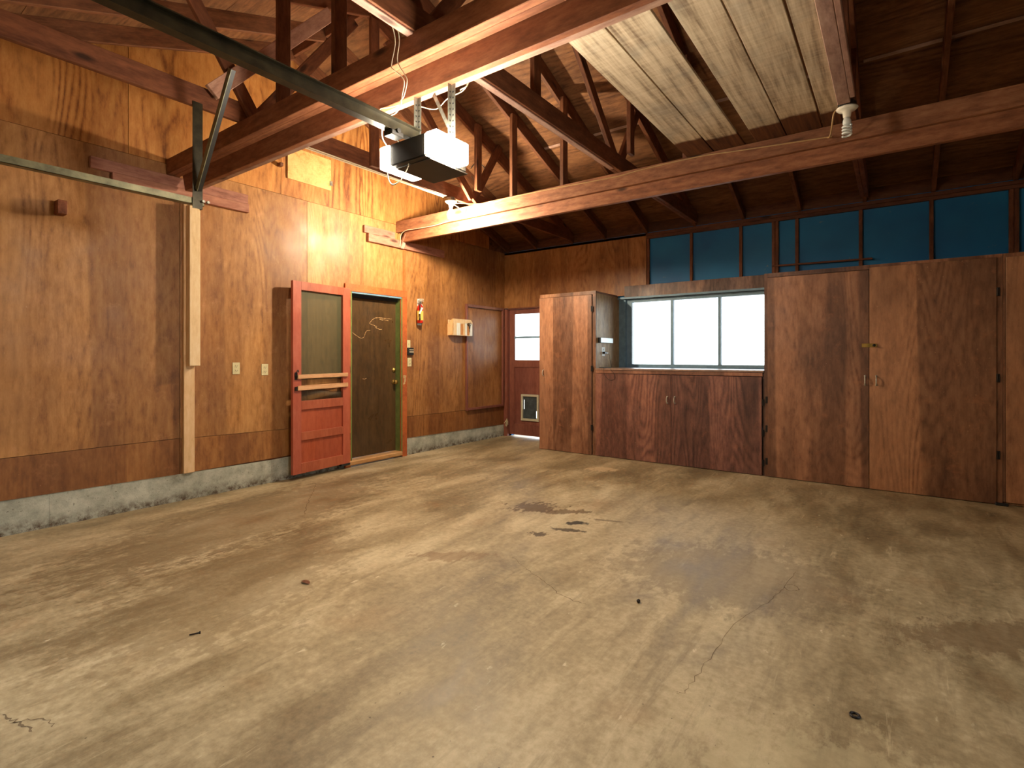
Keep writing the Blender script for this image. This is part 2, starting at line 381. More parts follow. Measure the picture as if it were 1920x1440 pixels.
def timber(name, p0, p1, w, h, mat, parent=None, tint=None, bev=.003, side=None, cut0=0, cut1=0):
    """board from p0 to p1 (centre line); w across, h 'upward'; local X runs along it so the grain follows.
    cut0/cut1 shift the lower edge of an end along the board (angled end cuts)."""
    p0, p1 = Vector(p0), Vector(p1); d = (p1-p0); L = d.length; X = d.normalized()
    up = Vector(side) if side else (Vector((0, 0, 1)) if abs(X.z) < .97 else Vector((0, 1, 0)))
    Y = up.cross(X).normalized(); Z = X.cross(Y)
    R = Matrix((X, Y, Z)).transposed()
    bm = bmesh.new(); box(bm, -L/2, L/2, -w/2, w/2, -h/2, h/2)
    for v in bm.verts:
        if v.co.z < 0:
            if v.co.x < 0: v.co.x += cut0
            else: v.co.x -= cut1
    if bev: bmesh.ops.bevel(bm, geom=bm.edges[:], offset=bev, segments=1, affect='EDGES')
    me = bpy.data.meshes.new(name); bm.to_mesh(me); bm.free(); me.materials.append(M[mat])
    o = bpy.data.objects.new(name, me); COL.objects.link(o)
    c = (p0+p1)/2; ORIG[o.name] = c.copy()
    o.rotation_euler = R.to_euler()
    if parent: o.parent = parent; o.location = c - wl(parent)
    else: o.location = c
    if tint: o.color = tuple(tint) + (1,)
    return o
def rt(lo=.85, hi=1.1):
    k = random.uniform(lo, hi); return (k, k*random.uniform(.96, 1.02), k*random.uniform(.92, 1.04))

LX, BY, FY, RX = -5.0, 6.68, -0.6, 2.7
RIDGE = 3.04; SL = .375
def zb(y): return 2.91 + SL*(BY-y) if y >= RIDGE else 2.91 + SL*(y-FY)
# ------------------------------------------------------------------ setting
fl = obj('floor', B(-5.3, RX+.2, FY-.2, 6.9, -.12, 0), 'floor'); tag(fl, 'stained tan concrete garage floor with cracks and oil spots', kind='structure')
gr = obj('driveway', B((-30, 40, -40, FY-.2, -.16, -.02), (RX+.2, 40, FY-.2, 6.9, -.16, -.02)), 'asphalt'); tag(gr, 'dark driveway outside the garage', kind='structure')
gr = obj('back_yard', B(-30, 40, 6.9, 60, -.16, -.02), 'yard'); tag(gr, 'pale ground beyond the back wall', kind='structure')
def crack(pts, w, jit=.008):
    bm = bmesh.new(); ribbon(bm, [(x, y, 0) for x, y in pts], w, jit=jit, k=8); obj('crack', bm, 'crackm', fl)
crack([(-4.656, 3.081), (-4.5, 2.98), (-4.312, 2.826), (-4.16, 2.7), (-3.964, 2.548), (-3.781, 2.407)], .005)
crack([(-3.56, .2), (-3.526, .611), (-3.519, .79), (-3.529, 1.018), (-3.54, 1.252), (-3.489, 1.418), (-3.5, 1.8), (-3.47, 2.2)], .004)
crack([(-.66, 1.95), (-.632, 1.976), (-.619, 2.244), (-.594, 2.642), (-.518, 2.931), (-.484, 3.186), (-.464, 3.464)], .0024)
crack([(-.484, 3.186), (-.452, 3.144), (-.412, 3.189), (-.439, 3.235), (-.476, 3.224)], .004, .002)
crack([(-1.93, 2.66), (-1.766, 2.568), (-1.577, 2.477), (-1.42, 2.387), (-1.251, 2.364)], .004)
crack([(-2.52, .437), (-2.468, .455), (-2.402, .469), (-2.326, .481)], .008)
crack([(-2.44, .45), (-2.38, .52), (-2.30, .53)], .006)

# left wall -----------------------------------------------------------------
DY0, DY1, DZ = 3.755, 4.53, 1.993
def wallpoly(bm, x, pts, t): prism(bm, [(x, y, z) for y, z in pts], (t, 0, 0))
bm = bmesh.new()
g = .17
for y0, y1, za, zc in ((FY, DY0, 0, None), (DY0, DY1, DZ+.02, None), (DY1, 6.85, 0, None)):
    top = [(y0, zb(y0)+g)]
    if y0 < RIDGE < y1: top.append((RIDGE, zb(RIDGE)+g))
    top.append((y1, zb(min(y1, BY))+g))
    wallpoly(bm, -5.16, [(y1, za), (y0, za)] + top, .14)
wl_left = obj('wall_left', bm, 'timber'); tag(wl_left, 'orange-brown stained plywood gable wall on the left', kind='structure')
seams = [FY, .78, 2.0, 3.22, 4.57, 5.79, 6.68]
tints = [(.88, .84, .84), (.98, .96, .94), (1.02, 1.0, .98), (1.06, 1.06, 1.04), (.90, .84, .84), (.82, .76, .80)]
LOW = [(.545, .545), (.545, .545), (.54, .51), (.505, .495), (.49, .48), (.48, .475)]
def cz(y):   # curb top
    return .251-.0135*(y-.867) if y < 3.2 else .219-.018*(y-4.6)
gp = .002
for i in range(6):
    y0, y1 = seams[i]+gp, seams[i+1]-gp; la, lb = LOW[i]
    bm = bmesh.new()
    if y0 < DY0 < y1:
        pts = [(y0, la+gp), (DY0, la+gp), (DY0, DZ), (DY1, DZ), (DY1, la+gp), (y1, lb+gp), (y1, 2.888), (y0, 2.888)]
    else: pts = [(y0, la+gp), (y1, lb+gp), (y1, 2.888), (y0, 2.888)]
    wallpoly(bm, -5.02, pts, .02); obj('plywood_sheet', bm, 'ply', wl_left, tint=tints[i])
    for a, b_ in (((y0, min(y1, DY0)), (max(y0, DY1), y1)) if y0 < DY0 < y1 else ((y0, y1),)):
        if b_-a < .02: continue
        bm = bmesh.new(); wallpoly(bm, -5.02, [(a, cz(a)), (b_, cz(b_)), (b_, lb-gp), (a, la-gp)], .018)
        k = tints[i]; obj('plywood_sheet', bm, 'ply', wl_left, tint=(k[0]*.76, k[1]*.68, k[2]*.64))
ups = [FY, .4, 1.62, 2.93, RIDGE+.86, 5.12, 6.3]
for y0, y1 in zip(ups, ups[1:]):
    top = [(y1-gp, zb(y1)+.14), ] + ([(RIDGE, zb(RIDGE)+.14)] if y0 < RIDGE < y1 else []) + [(y0+gp, zb(y0)+.14)]
    bm = bmesh.new(); wallpoly(bm, -5.02, [(y0+gp, 2.892), (y1-gp, 2.892)] + top, .018); obj('plywood_sheet', bm, 'gable', wl_left, tint=rt(.9, 1.05))
bm = bmesh.new()   # concrete curb under the plywood
for a, b_ in ((FY, DY0-.02), (DY1+.05, 6.72)):
    n = 10
    for k in range(n):
        ya, yb_ = a+(b_-a)*k/n, a+(b_-a)*(k+1)/n
        prism(bm, [(-5.2, ya, 0), (-5.2, yb_, 0), (-5.2, yb_, cz(yb_)), (-5.2, ya, cz(ya))], (.19+.004*random.random(), 0, 0))
cb = obj('baseboard_left', bm, 'curb'); tag(cb, 'rough grey concrete curb along the foot of the left wall', kind='structure')

# entry door in the left wall
dr = empty('door_1', (-5.05, 4.14, 0)); tag(dr, 'dark brown flat entry door behind the propped red screen door', kind='structure')
obj('door_leaf', B(-5.125, -5.085, DY0+.02, DY1-.02, .075, DZ-.019, bev=.002), 'entry', dr)
obj('dark_head_strip', B(-5.085, -5.05, DY0+.02, DY1-.02, DZ-.055, DZ-.018), 'dark', dr)  # dark strip added against sky leaking in, also darkens the door recess
obj('door_casing', B(-5.0, -4.978, 3.68, 4.607, 1.995, 2.08, bev=.003), 'trimwood', dr, tint=(1.05, 1.05, 1.0))
obj('door_casing', B(-5.0, -4.978, 4.531, 4.607, .0, 1.995, bev=.003), 'trimwood', dr, tint=(.95, .9, .85))
obj('door_casing', B(-5.0, -4.978, 3.68, 3.754, .0, 1.995, bev=.003), 'trimwood', dr, tint=(.95, .9, .85))
obj('door_jamb', B(-5.15, -4.982, DY1-.018, DY1, .03, DZ), 'green', dr)
obj('door_jamb', B(-5.15, -4.982, DY0, DY0+.018, .03, DZ), 'green', dr)
obj('door_head', B(-5.15, -4.982, DY0+.018, DY1-.018, DZ-.018, DZ), 'winframe', dr)
obj('door_stop', B(-4.998, -4.986, DY1-.022, DY1-.001, .06, DZ-.02), 'trimwood', dr)
obj('threshold', B(-5.15, -4.965, DY0-.07, DY1-.003, .015, .07, bev=.012), 'strip', dr, tint=(.85, .88, .7))
bm = bmesh.new(); lathe(bm, [(0, 0), (.03, 0), (.032, .006), (.013, .01), (.012, .03), (.022, .036), (.028, .05), (.022, .062), (0, .066)], (-5.085, 4.478, .935), (1, 0, 0)); obj('door_knob', bm, 'brass', dr, smooth=True)
bm = bmesh.new(); lathe(bm, [(0, 0), (.029, 0), (.03, .008), (.024, .014), (.014, .016), (.013, .022), (0, .022)], (-5.085, 4.478, 1.085), (1, 0, 0)); obj('deadbolt', bm, 'brass', dr, smooth=True)
for pts in ([(4.095, 1.652), (4.159, 1.707), (4.224, 1.724), (4.30, 1.727), (4.37, 1.722), (4.451, 1.724)], [(4.25, 1.705), (4.33, 1.703), (4.40, 1.70)], [(4.095, 1.652), (4.16, 1.632), (4.216, 1.619)], [(4.19, 1.61), (4.24, 1.59), (4.29, 1.584)],
            [(3.85, 1.534), (3.97, 1.47), (4.024, 1.49)], [(4.024, 1.49), (4.056, 1.555), (4.119, 1.57)], [(4.0, .99), (4.03, .985), (4.06, .995)]):
    bm = bmesh.new(); ribbon(bm, [(-5.085, y, z) for y, z in pts], .006, (1, 0, 0), .003, 5); obj('scratch_mark', bm, 'scr', dr)
bm = bmesh.new(); ribbon(bm, [(-4.978, 4.545, 1.02), (-4.978, 4.575, .98), (-4.978, 4.56, .93), (-4.978, 4.55, .9)], .05, (1, 0, 0), .004, 3); obj('bare_chip', bm, 'scr', dr)
# vertical joint cover strip beside the door header, and gable hatch
o = obj('joint_strip', B(-5.0, -4.993, 4.555, 4.59, 2.08, 2.60), 'trimwood', wl_left, tint=(1.1, 1.05, .95))

# back wall ------------------------------------------------------------------
bm = bmesh.new()
WX0, WX1, WZ0, WZ1 = -2.96, -1.10, 1.11, 2.03
QX0, QX1, QZ = -4.93, -4.13, 2.0
for a in ((-5.16, QX0, 0, 2.9), (QX0, QX1, QZ, 2.9), (QX1, WX0, 0, 2.9), (WX0, WX1, 0, WZ0), (WX0, WX1, WZ1, 2.9), (WX1, RX, 0, 2.9)):
    box(bm, a[0], a[1], 6.72, 6.86, a[2], a[3])
wb = obj('wall_back', bm, 'teal'); tag(wb, 'back wall with exposed studs over dark teal sheathing', kind='structure')
for x0, x1 in ((-4.998, -3.872), (-3.868, -2.652)):
    obj('plywood_sheet', B(x0, x1, BY, BY+.014, 2.012 if x0 < -4 else 2.08, 2.885), 'ply', wb, tint=(.86, .78, .76) if x0 < -4 else (.80, .72, .74))
obj('plywood_sheet', B(-4.0, -3.06, BY, BY+.014, 0, 2.076), 'ply', wb, tint=(.8, .7, .7))
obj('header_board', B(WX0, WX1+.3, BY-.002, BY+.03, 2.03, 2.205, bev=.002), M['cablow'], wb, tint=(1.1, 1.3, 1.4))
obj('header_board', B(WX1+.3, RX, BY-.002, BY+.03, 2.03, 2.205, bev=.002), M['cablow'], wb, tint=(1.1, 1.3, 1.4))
for zz in (2.81, 2.849):
    timber('top_plate', (-2.65 if zz < 2.82 else -4.99, BY+.05, zz+.018), (RX, BY+.05, zz+.018), .10, .037, 'timber', wb, tint=(.75, .72, .8))
for x in (-2.65+.02, -2.066, -1.48, -1.125, -1.089, -.885, -.285, .302, .885, .921, 1.5, 2.1):
    timber('stud', (x, BY+.022, .0 if x > -1.15 and x != -1.125 and x != -1.089 else 2.205), (x, BY+.022, 2.81), .034, .036, 'timber', wb, tint=(1.0, .95, 1.0))
obj('blocking', B(-4.99, RX, 6.74, 6.80, 2.887, 3.06), 'timber', wb, tint=(.7, .65, .6))
# back door (door_2) with two panes and pet door
d2 = empty('door_2', (-4.53, 6.74, 0)); tag(d2, 'red-brown back door in the far corner with two panes and a pet door', kind='structure')
fy0, fy1 = 6.72, 6.76
obj('door_stile', B(QX0+.005, -4.825, fy0, fy1, .03, 1.99), 'backdoor', d2)
obj('door_stile', B(-4.235, QX1-.005, fy0, fy1, .03, 1.99), 'backdoor', d2)
obj('door_rail', B(-4.825, -4.235, fy0, fy1, 1.918, 1.99), 'backdoor', d2)
obj('door_rail', B(-4.825, -4.235, fy0, fy1, 1.09, 1.20), 'backdoor', d2)
obj('door_rail', B(-4.825, -4.235, fy0, fy1, .03, .2), 'backdoor', d2)
obj('muntin', B(-4.825, -4.235, fy0-.004, fy1, 1.538, 1.566), 'winframe', d2)
obj('door_panel', B((-4.825, -4.70, fy0+.012, fy1, .2, 1.09), (-4.37, -4.235, fy0+.012, fy1, .2, 1.09), (-4.70, -4.37, fy0+.012, fy1, .67, 1.09), (-4.70, -4.37, fy0+.012, fy1, .2, .262)), 'backdoor', d2, tint=(1.05, 1.05, 1.08))
for z0, z1 in ((1.562, 1.918), (1.2, 1.543)): obj('glass_pane', B(-4.823, -4.237, 6.737, 6.743, z0, z1), 'glass', d2)
pd = obj('pet_door_frame', B((-4.697, -4.667, fy0-.008, fy1, .262, .668), (-4.403, -4.373, fy0-.008, fy1, .262, .668), (-4.667, -4.403, fy0-.008, fy1, .638, .668), (-4.667, -4.403, fy0-.008, fy1, .262, .296)), 'beige', d2)
obj('pet_flap', B((-4.645, -4.425, fy0+.012, fy0+.016, .296, .638), (-4.667, -4.645, fy0+.012, fy0+.016, .296, .44), (-4.667, -4.645, fy0+.012, fy0+.016, .585, .638), (-4.667, -4.657, fy0+.012, fy0+.016, .44, .585), (-4.425, -4.403, fy0+.012, fy0+.016, .42, .638), (-4.413, -4.403, fy0+.012, fy0+.016, .31, .42), (-4.425, -4.403, fy0+.012, fy0+.016, .296, .31)), 'flap', pd)
obj('door_casing', B((-4.998, QX0, BY-.012, 6.78, 0, 2.0)), 'backdoor', d2, tint=(1.2, 1.2, 1.15))
obj('door_head', B((QX0, QX1, BY+.01, 6.80, 1.992, 2.012)), 'backdoor', d2, tint=(.8, .8, .8))
# window
w1 = empty('window_1', (-2.0, 6.76, 1.11)); tag(w1, 'wide three-pane window over the base cabinet, white with daylight', kind='structure')
wy0, wy1 = 6.735, 6.80
obj('window_frame', B((WX0, WX1, wy0, wy1, 1.985, 2.03), (WX0, WX1, wy0, wy1, WZ0, 1.150), (WX0, -2.878, wy0, wy1, 1.15, 1.985), (-1.155, WX1, wy0, wy1, 1.15, 1.985)), 'winframe', w1)
obj('window_casing', B((-3.055, WX1, BY-.012, wy0, 2.03, 2.055), (-3.055, -2.96, wy0-.02, 6.80, 1.106, 2.03), (-2.985, -2.955, 6.70, 6.74, 1.106, 2.03)), 'winframe', w1, tint=(.8, .9, 1))
mull = []
for x in (-2.327, -1.735): mull.append(obj('mullion', B(x-.016, x+.016, wy0-.004, wy1-.01, 1.15, 1.985), 'winframe', w1))
for x0, x1 in ((-2.876, -2.342), (-2.312, -1.750), (-1.720, -1.157)): obj('glass_pane', B(x0, x1, 6.764, 6.768, 1.152, 1.983), 'glass', w1)

hd = empty('blocker', (-2, -4.6, 0)); tag(hd, 'unseen added leafy hedge across the driveway, behind the viewer', 'blocker')  # unseen, added to hold sky light back from the open doorway
bm = bmesh.new(); box(bm, -12, 9, -5.4, -4.2, -.02, 4.6, bev=.15)
bmesh.ops.subdivide_edges(bm, edges=bm.edges[:], cuts=10, use_grid_fill=True)
for v in bm.verts: v.co += Vector((random.uniform(-.08, .08), random.uniform(-.12, .12), random.uniform(-.1, .1) if v.co.z > .2 else 0))
obj('foliage', bm, 'blockergreen', hd)
# right and front walls (out of view, close the room)
wr = obj('wall_right', B((RX, RX+.1, FY, 1.4, 0, 2.9), (RX, RX+.1, 1.4, 4.0, 0, 1.0), (RX, RX+.1, 1.4, 4.0, 2.15, 2.9), (RX, RX+.1, 4.0, 6.86, 0, 2.9)), 'drywall'); tag(wr, 'pale wall on the right with an added fill-light side window, out of view', kind='structure')
w2 = empty('fill_window', (RX+.05, 2.6, 1.0)); tag(w2, 'wide side window added for fill light in the right wall, out of view', kind='structure')  # unseen window added for soft fill light
obj('window_frame', B((RX+.02, RX+.08, 1.4, 4.0, 1.0, 1.04), (RX+.02, RX+.08, 1.4, 4.0, 2.11, 2.15), (RX+.02, RX+.08, 1.4, 1.44, 1.04, 2.11), (RX+.02, RX+.08, 3.96, 4.0, 1.04, 2.11), (RX+.03, RX+.07, 2.58, 2.62, 1.04, 2.11)), 'winframe', w2)
for y0, y1 in ((1.44, 2.58), (2.62, 3.96)): obj('glass_pane', B(RX+.048, RX+.052, y0, y1, 1.04, 2.11), 'glass', w2)
bm = bmesh.new(); prism(bm, [(RX, FY, 2.9), (RX, 6.86, 2.9), (RX, BY, 3.06), (RX, RIDGE, 4.42), (RX, FY, 3.06)], (.1, 0, 0)); obj('gable_sheet', bm, 'gable', wr)
wf = obj('wall_front', B((-5.16, -3.75, FY-.12, FY, 0, 2.9), (-3.75, -.25, FY-.12, FY, 2.15, 2.9), (-.25, RX, FY-.12, FY, 0, 2.9)), 'drywall'); tag(wf, 'unseen front wall behind the viewer, garage doorway left open to add daylight', kind='structure')  # doorway kept open so fill daylight comes in
# roof ------------------------------------------------------------------------
bm = bmesh.new()
for ya, yb_ in ((7.1, RIDGE), (-1.0, RIDGE)):
    za = 2.91 + SL*((BY-ya) if ya > 3 else (ya-FY)) + .175; zr = zb(RIDGE)+.175
    prism(bm, [(-5.4, ya, za), (-5.4, yb_, zr), (-5.4, yb_, zr+.03), (-5.4, ya, za+.03)], (8.3, 0, 0))
cl = obj('ceiling', bm, 'blackmetal'); tag(cl, 'open gable roof of plywood decking on dark rafters', kind='structure')
def slopebox(name, x0, x1, y0, y1, far, mat, tint):
    f = (lambda y: 2.91+SL*(BY-y)) if far else (lambda y: 2.91+SL*(y-FY))
    off = .1495+.0065
    o = timber(name, ((x0), (y0+y1)/2, f((y0+y1)/2)+off), (x1, (y0+y1)/2, f((y0+y1)/2)+off), abs(y1-y0)/.9363-.004, .013, mat, cl, tint, 0, side=(0, SL if far else -SL, 1))
    return o
rows = [7.0, 6.26, 5.12, 3.98, RIDGE]
cuts = [[-5, -3.86, -1.46, .92, 2.7], [-5, -2.66, -.27, 2.1, 2.7], [-5, -3.86, -1.46, .92, 2.7], [-5, -2.66, -.27, 2.1, 2.7]]
for far in (True, False):
    for r in range(4):
        ya, yb_ = rows[r], rows[r+1]
        if not far: ya, yb_ = 2*RIDGE-ya, 2*RIDGE-yb_
        for x0, x1 in zip(cuts[r], cuts[r][1:]):
            k = random.uniform(.82, 1.02)
            slopebox('plywood_panel', x0+.003, x1-.003, min(ya, yb_), max(ya, yb_), far, 'deck', (k, k*.97, k*.93))
RXs = [-4.955, -4.42, -3.27, -2.66, -1.46, -.86, .32, .92, 2.1]
for x in RXs:
    for far in (True, False):
        y0, y1 = (7.0, RIDGE+.02) if far else (-.9, RIDGE-.02)
        f = (lambda y: 2.91+SL*(BY-y)) if far else (lambda y: 2.91+SL*(y-FY))
        timber('rafter', (x, y0, f(y0)+.0748), (x, y1, f(y1)+.0748), .038, .14, 'timber', cl, rt(.75, 1.0))
timber('ridge_board', (-4.98, RIDGE, 4.36), (RX, RIDGE, 4.36), .03, .10, 'timber', cl)

for x0, x1 in ((-2.62, -2.09), (-1.98, -1.48), (-1.44, -.88), (-.84, -.30), (-.20, .30), (.34, .90), (-3.25, -2.68)):
    yb_ = 5.115; zz = 2.91+SL*(BY-yb_)+.1495-.006
    timber('seam_batten', (x0, yb_, zz), (x1, yb_, zz), .035, .008, 'greytimber', cl, rt(.8, 1.05), side=(0, SL, 1))
# ------------------------------------------------------------------ trusses
ordn = ['leftmost', 'middle', 'right-hand', 'far right']
def truss(x, double, label, tint, cmat='timber'):
    t = empty('roof_truss', (x, RIDGE, 2.925)); tag(t, label, 'truss')
    xs = (x-.019, x+.019) if double else (x,)
    for q in xs: timber('bottom_chord', (q, FY, 2.9975), (q, 6.70, 2.9975), .037, .143, cmat, t, tint)
    for q in (x-.019, x+.019) if double else (x,):
        pass
    for far in (True, False):
        y0, y1 = (7.0, RIDGE+.02) if far else (-.9, RIDGE-.02)
        f = (lambda y: 2.91+SL*(BY-y)) if far else (lambda y: 2.91+SL*(y-FY))
        timber('top_chord', (x, y0, f(y0)+.0748), (x, y1, f(y1)+.0748), .038, .14, 'timber', t, tint)
    xw = x+.038 if not double else x
    for s in (1, -1):
        Y = lambda y: y if s > 0 else 2*RIDGE-y
        n = 4.42 if s > 0 else 2*RIDGE-2.02
        timber('web', (xw, Y(n), 2.99), (xw, Y(3.22), 4.13), .036, .09, 'timber', t, tint)
        timber('web', (xw+.001, Y(n+.02), 2.97), (xw+.001, Y(n+.52), 3.74), .036, .09, 'timber', t, tint)
    timber('king_post', (xw, RIDGE+.04, 2.94), (xw, RIDGE+.04, 4.26), .036, .09, 'timber', t, tint)
    return t
tA = truss(-3.79, False, 'dark roof truss nearest the left wall, the bare lit bulb hangs under it', (.95, .85, .8))
tB = truss(-2.03, True, 'roof truss above the garage door opener, pale doubled bottom chord', (1, .95, .92), 'timber')
tC = truss(-.25, True, 'roof truss right of the pale attic planks, unlit spiral bulb under it', (.95, .9, .92), 'timber')
tD = truss(1.52, True, 'roof truss furthest right, out past the dark end of the beams', (.8, .75, .75))
# pale brace on truss A above the near beam, opener light in its tint
timber('brace', (-3.715, 1.68, 3.03), (-3.715, 2.6, 4.04), .036, .10, 'greytimber', tA, (1.0, .82, .72))
# scab boards: pale old board under the truss by the spiral bulb, two plies, bevelled end
timber('scab_board', (-.262, 1.2, 2.905), (-.262, 4.07, 2.905), .07, .036, 'greytimber', tC, (1, .96, .96), cut1=.05)
timber('scab_board', (-.212, .8, 2.905), (-.212, 4.0, 2.905), .028, .036, 'greytimber', tC, (1, .9, .88), cut1=.05)
timber('scab_board', (-2.028, 1.3, 2.92), (-2.028, 4.30, 2.92), .046, .012, 'greytimber', tB, (1, .92, .9))
# struts on the two beams
def strut(x, y, z0, label):
    s = timber('roof_strut', (x, y, z0), (x, y, zb(y)+.06), .09 if False else .038, .09, 'timber', None, rt(.85, 1.05), side=(0, 1, 0))
    tag(s, label, 'roof strut', 'upright struts between beams and rafters')
YB2 = 4.436; YB1 = 1.895
strut(-3.235, YB2+.05, 2.925, 'upright strut on the far beam, first right of the lit bulb')
strut(-2.625, YB2+.05, 2.925, 'upright far-beam strut, second right of the lit bulb, partly behind pale chord')
strut(-1.425, YB2+.05, 2.925, 'short stretch of upright strut on the far beam at the left edge of the planks')
strut(-3.38, YB1+.10, 2.93, 'upright strut on the near beam, left of the black opener rail')
strut(-2.76, YB1+.10, 2.93, 'upright strut on the near beam above the black opener rail')
strut(-1.99+.07, YB2+.03, 3.07, 'upright strut standing on the doubled truss chord above the far beam')
strut(-3.70, YB2+.03, 3.07, 'dark upright strut over the lit bulb behind the opener')

# ------------------------------------------------------------------ beams
def beam(y, label, x1, thin=False, tint=(1, 1, 1)):
    e = empty('ceiling_beam', (-1.2, y+.08, 2.67)); tag(e, label, 'beam')
    w = .048 if not thin else .04
    if not thin:
        timber('upper_board', (LX+.0, y+.024, 2.862), (x1, y+.024, 2.862), .047, .13, 'beam', e, tint)
        timber('upper_board', (LX+.0, y+.0735, 2.862), (x1, y+.0735, 2.862), .047, .13, 'beam', e, tint)
        timber('lower_board', (LX+.06, y+.119, 2.735), (x1, y+.119, 2.735), .037, .14, 'beam', e, tint, cut0=.05)
        timber('lower_board', (LX+.06, y+.157, 2.735), (x1, y+.157, 2.735), .037, .14, 'greytimber', e, tint, cut0=.05)
    else:
        timber('upper_board', (LX+.0, y+.021, 2.856), (x1, y+.021, 2.856), .04, .135, 'beam', e, tint)
        timber('lower_board', (LX+.13, y+.068, 2.74), (x1, y+.068, 2.74), .045, .14, 'beam', e, (1.08, 1.02, .98), cut0=-.1)
    return e
beam(YB1, 'nearest heavy ceiling beam, doubled boards running from upper left, opener hangs from it', RX, tint=(.92, .82, .76))
b2 = beam(YB2, 'long reddish far beam running from the lit bulb to the right edge', RX, True)
# pale chamfered end plate of far beam
timber('end_plate', (-4.965, YB2+.07, 2.60), (-4.87, YB2+.07, 2.765), .05, .02, 'greytimber', b2, (1.1, 1.05, 1.05))
# planks on the beams
pl = [(-1.405, -1.192, 'leftmost of the pale planks laid over the beams, its bare edge beside the truss webs'),
      (-1.184, -.952, 'second pale plank from the left, just before the wide gap'),
      (-.868, -.660, 'pale bluish-edged plank right after the wide gap'),
      (-.652, -.425, 'pale plank with dark cross saw marks, fourth from the left'),
      (-.412, -.298, 'narrow pale plank beside the truss with the spiral bulb')]
for i, (x0, x1, lab) in enumerate(pl):
    y0, y1 = .6+.05*i, YB2+.07+.012*((i*7) % 3)
    o = timber('attic_plank', ((x0+x1)/2, y0, 2.9345+.0), ((x0+x1)/2, y1, 2.9345), x1-x0, .019, 'plank', None, None, .002)
    o['dark_from'] = (y1-y0)/2-.36+.03*((i*5) % 3-1)
    tag(o, lab, 'plank', 'attic planks laid on the beams')

# ledger boards and blocks on the left wall
def ledger(label, up, lo):
    e = empty('wall_ledger', (LX, (lo[0]+lo[1])/2, lo[2])); tag(e, label, 'ledger board')
    timber('upper_board', (LX+.017, up[0], (up[2]+up[3])/2), (LX+.017, up[1], (up[2]+up[3])/2), .034, up[3]-up[2], 'greytimber', e, (.9, .62, .56))
    timber('lower_board', (LX+.024, lo[0], (lo[2]+lo[3])/2), (LX+.024, lo[1], (lo[2]+lo[3])/2), .046, lo[3]-lo[2], 'greytimber', e, (.9, .6, .52))
ledger('doubled reddish ledger board on the left wall carrying the nearest beam', (1.364, 2.577, 2.70, 2.788), (1.5, 2.58, 2.618, 2.698))
ledger('doubled reddish ledger board on the left wall carrying the far beam', (3.935, 4.40, 2.697, 2.782), (3.985, 5.265, 2.60, 2.695))
blk = obj('wall_block', B((-5.0, -4.91, 1.155, 1.212, 2.293, 2.395), bev=.004), M['timber'], tint=(1.1, .95, .95)); tag(blk, 'small square wood block sticking out of the wall at far left', 'wood block')
# wall post
e = empty('wall_post', (-4.97, 2.06, .24)); tag(e, 'pale new two-by-four post with stepped foot under the track end', 'post')
obj('lower_stud', B(-5.0, -4.962, 2.015, 2.103, .24, 2.60, bev=.003), 'newwood', e, tint=(.92, .84, .8))
obj('upper_stud', B(-4.962, -4.885, 2.030, 2.116, 1.172, 2.56, bev=.003), 'newwood', e)
# gable hatch
e = empty('wall_hatch', (-4.97, 3.245, 3.067)); tag(e, 'pale plywood hatch high on the gable behind the near beam', 'hatch')
bm = bmesh.new(); prism(bm, [(-5.0, 2.992, 3.067), (-5.0, 3.499, 3.067), (-5.0, 3.499, 3.40), (-5.0, 2.992, 3.40)], (.016, 0, 0)); obj('hatch_panel', bm, 'osb', e)
obj('hinge', B((-4.984, -4.978, 3.485, 3.515, 3.12, 3.17)), 'galv', e)
e2 = obj('wood_peg', B((-5.0, -4.94, 2.885, 2.92, 3.155, 3.19), bev=.003), 'timber'); tag(e2, 'short dark wood peg on the gable left of the pale hatch', 'peg')
# stick nailed across studs
o = timber('nailed_stick', (-1.14, BY-.006, 2.296), (-.18, BY-.006, 2.279), .014, .02, 'timber', None, (1.1, 1.1, 1.2)); tag(o, 'thin stick nailed across the studs above the right tall cabinet', 'stick')

# framed access panel on left wall near the corner
e = empty('framed_panel', (-4.985, 6.18, .475)); tag(e, 'tall brown framed plywood panel on the left wall beside the corner', 'wall panel')
obj('panel_board', B(-5.0, -4.992, 5.77, 6.60, .50, 1.97), 'ply', e, tint=(.84, .76, .78))
for a in ((5.741, 5.772, .475, 2.012), (6.60, 6.63, .475, 2.012)): obj('frame_strip', B(-5.0, -4.965, a[0], a[1], a[2], a[3], bev=.003), 'backdoor', e)
for a in ((5.772, 6.60, .475, .508), (5.772, 6.60, 1.972, 2.012)): obj('frame_strip', B(-5.0, -4.965, a[0], a[1], a[2], a[3], bev=.003), 'backdoor', e, tint=(1, 1, 1) if a[2] < 1 else (1.2, 1.7, 1.9))  # bluish tint on the top strip stands for a sky reflection

# ------------------------------------------------------------------ screen door, swung back against wall
SW = .745
sd = empty('screen_door', (-4.975, 3.712, .062)); tag(sd, 'red wooden screen door folded back against the wall, two pine bars across', 'door')
def SD(name, parts, mat, tint=None, bev=.002, parent=None, smooth=False):
    # local: u from free edge (0) to hinge (SW), w outward from the wall, z height
    if isinstance(parts, bmesh.types.BMesh): bm = parts
    else:
        bm = bmesh.new()
        for u0, u1, w0, w1, z0, z1 in parts: box(bm, w0, w1, u0-SW, u1-SW, z0, z1, bev=bev)
    bmesh.ops.translate(bm, verts=bm.verts[:], vec=wl(sd))
    return obj(name, bm, mat, parent or sd, tint=tint, smooth=smooth)
T = .034
SD('stile', [(0, .10, 0, T, 0, 1.955)], 'screenwood', (1.05, 1.0, 1.15))
SD('stile', [(SW-.10, SW, 0, T, 0, 1.955)], 'screenwood', (1.05, .95, 1.05))
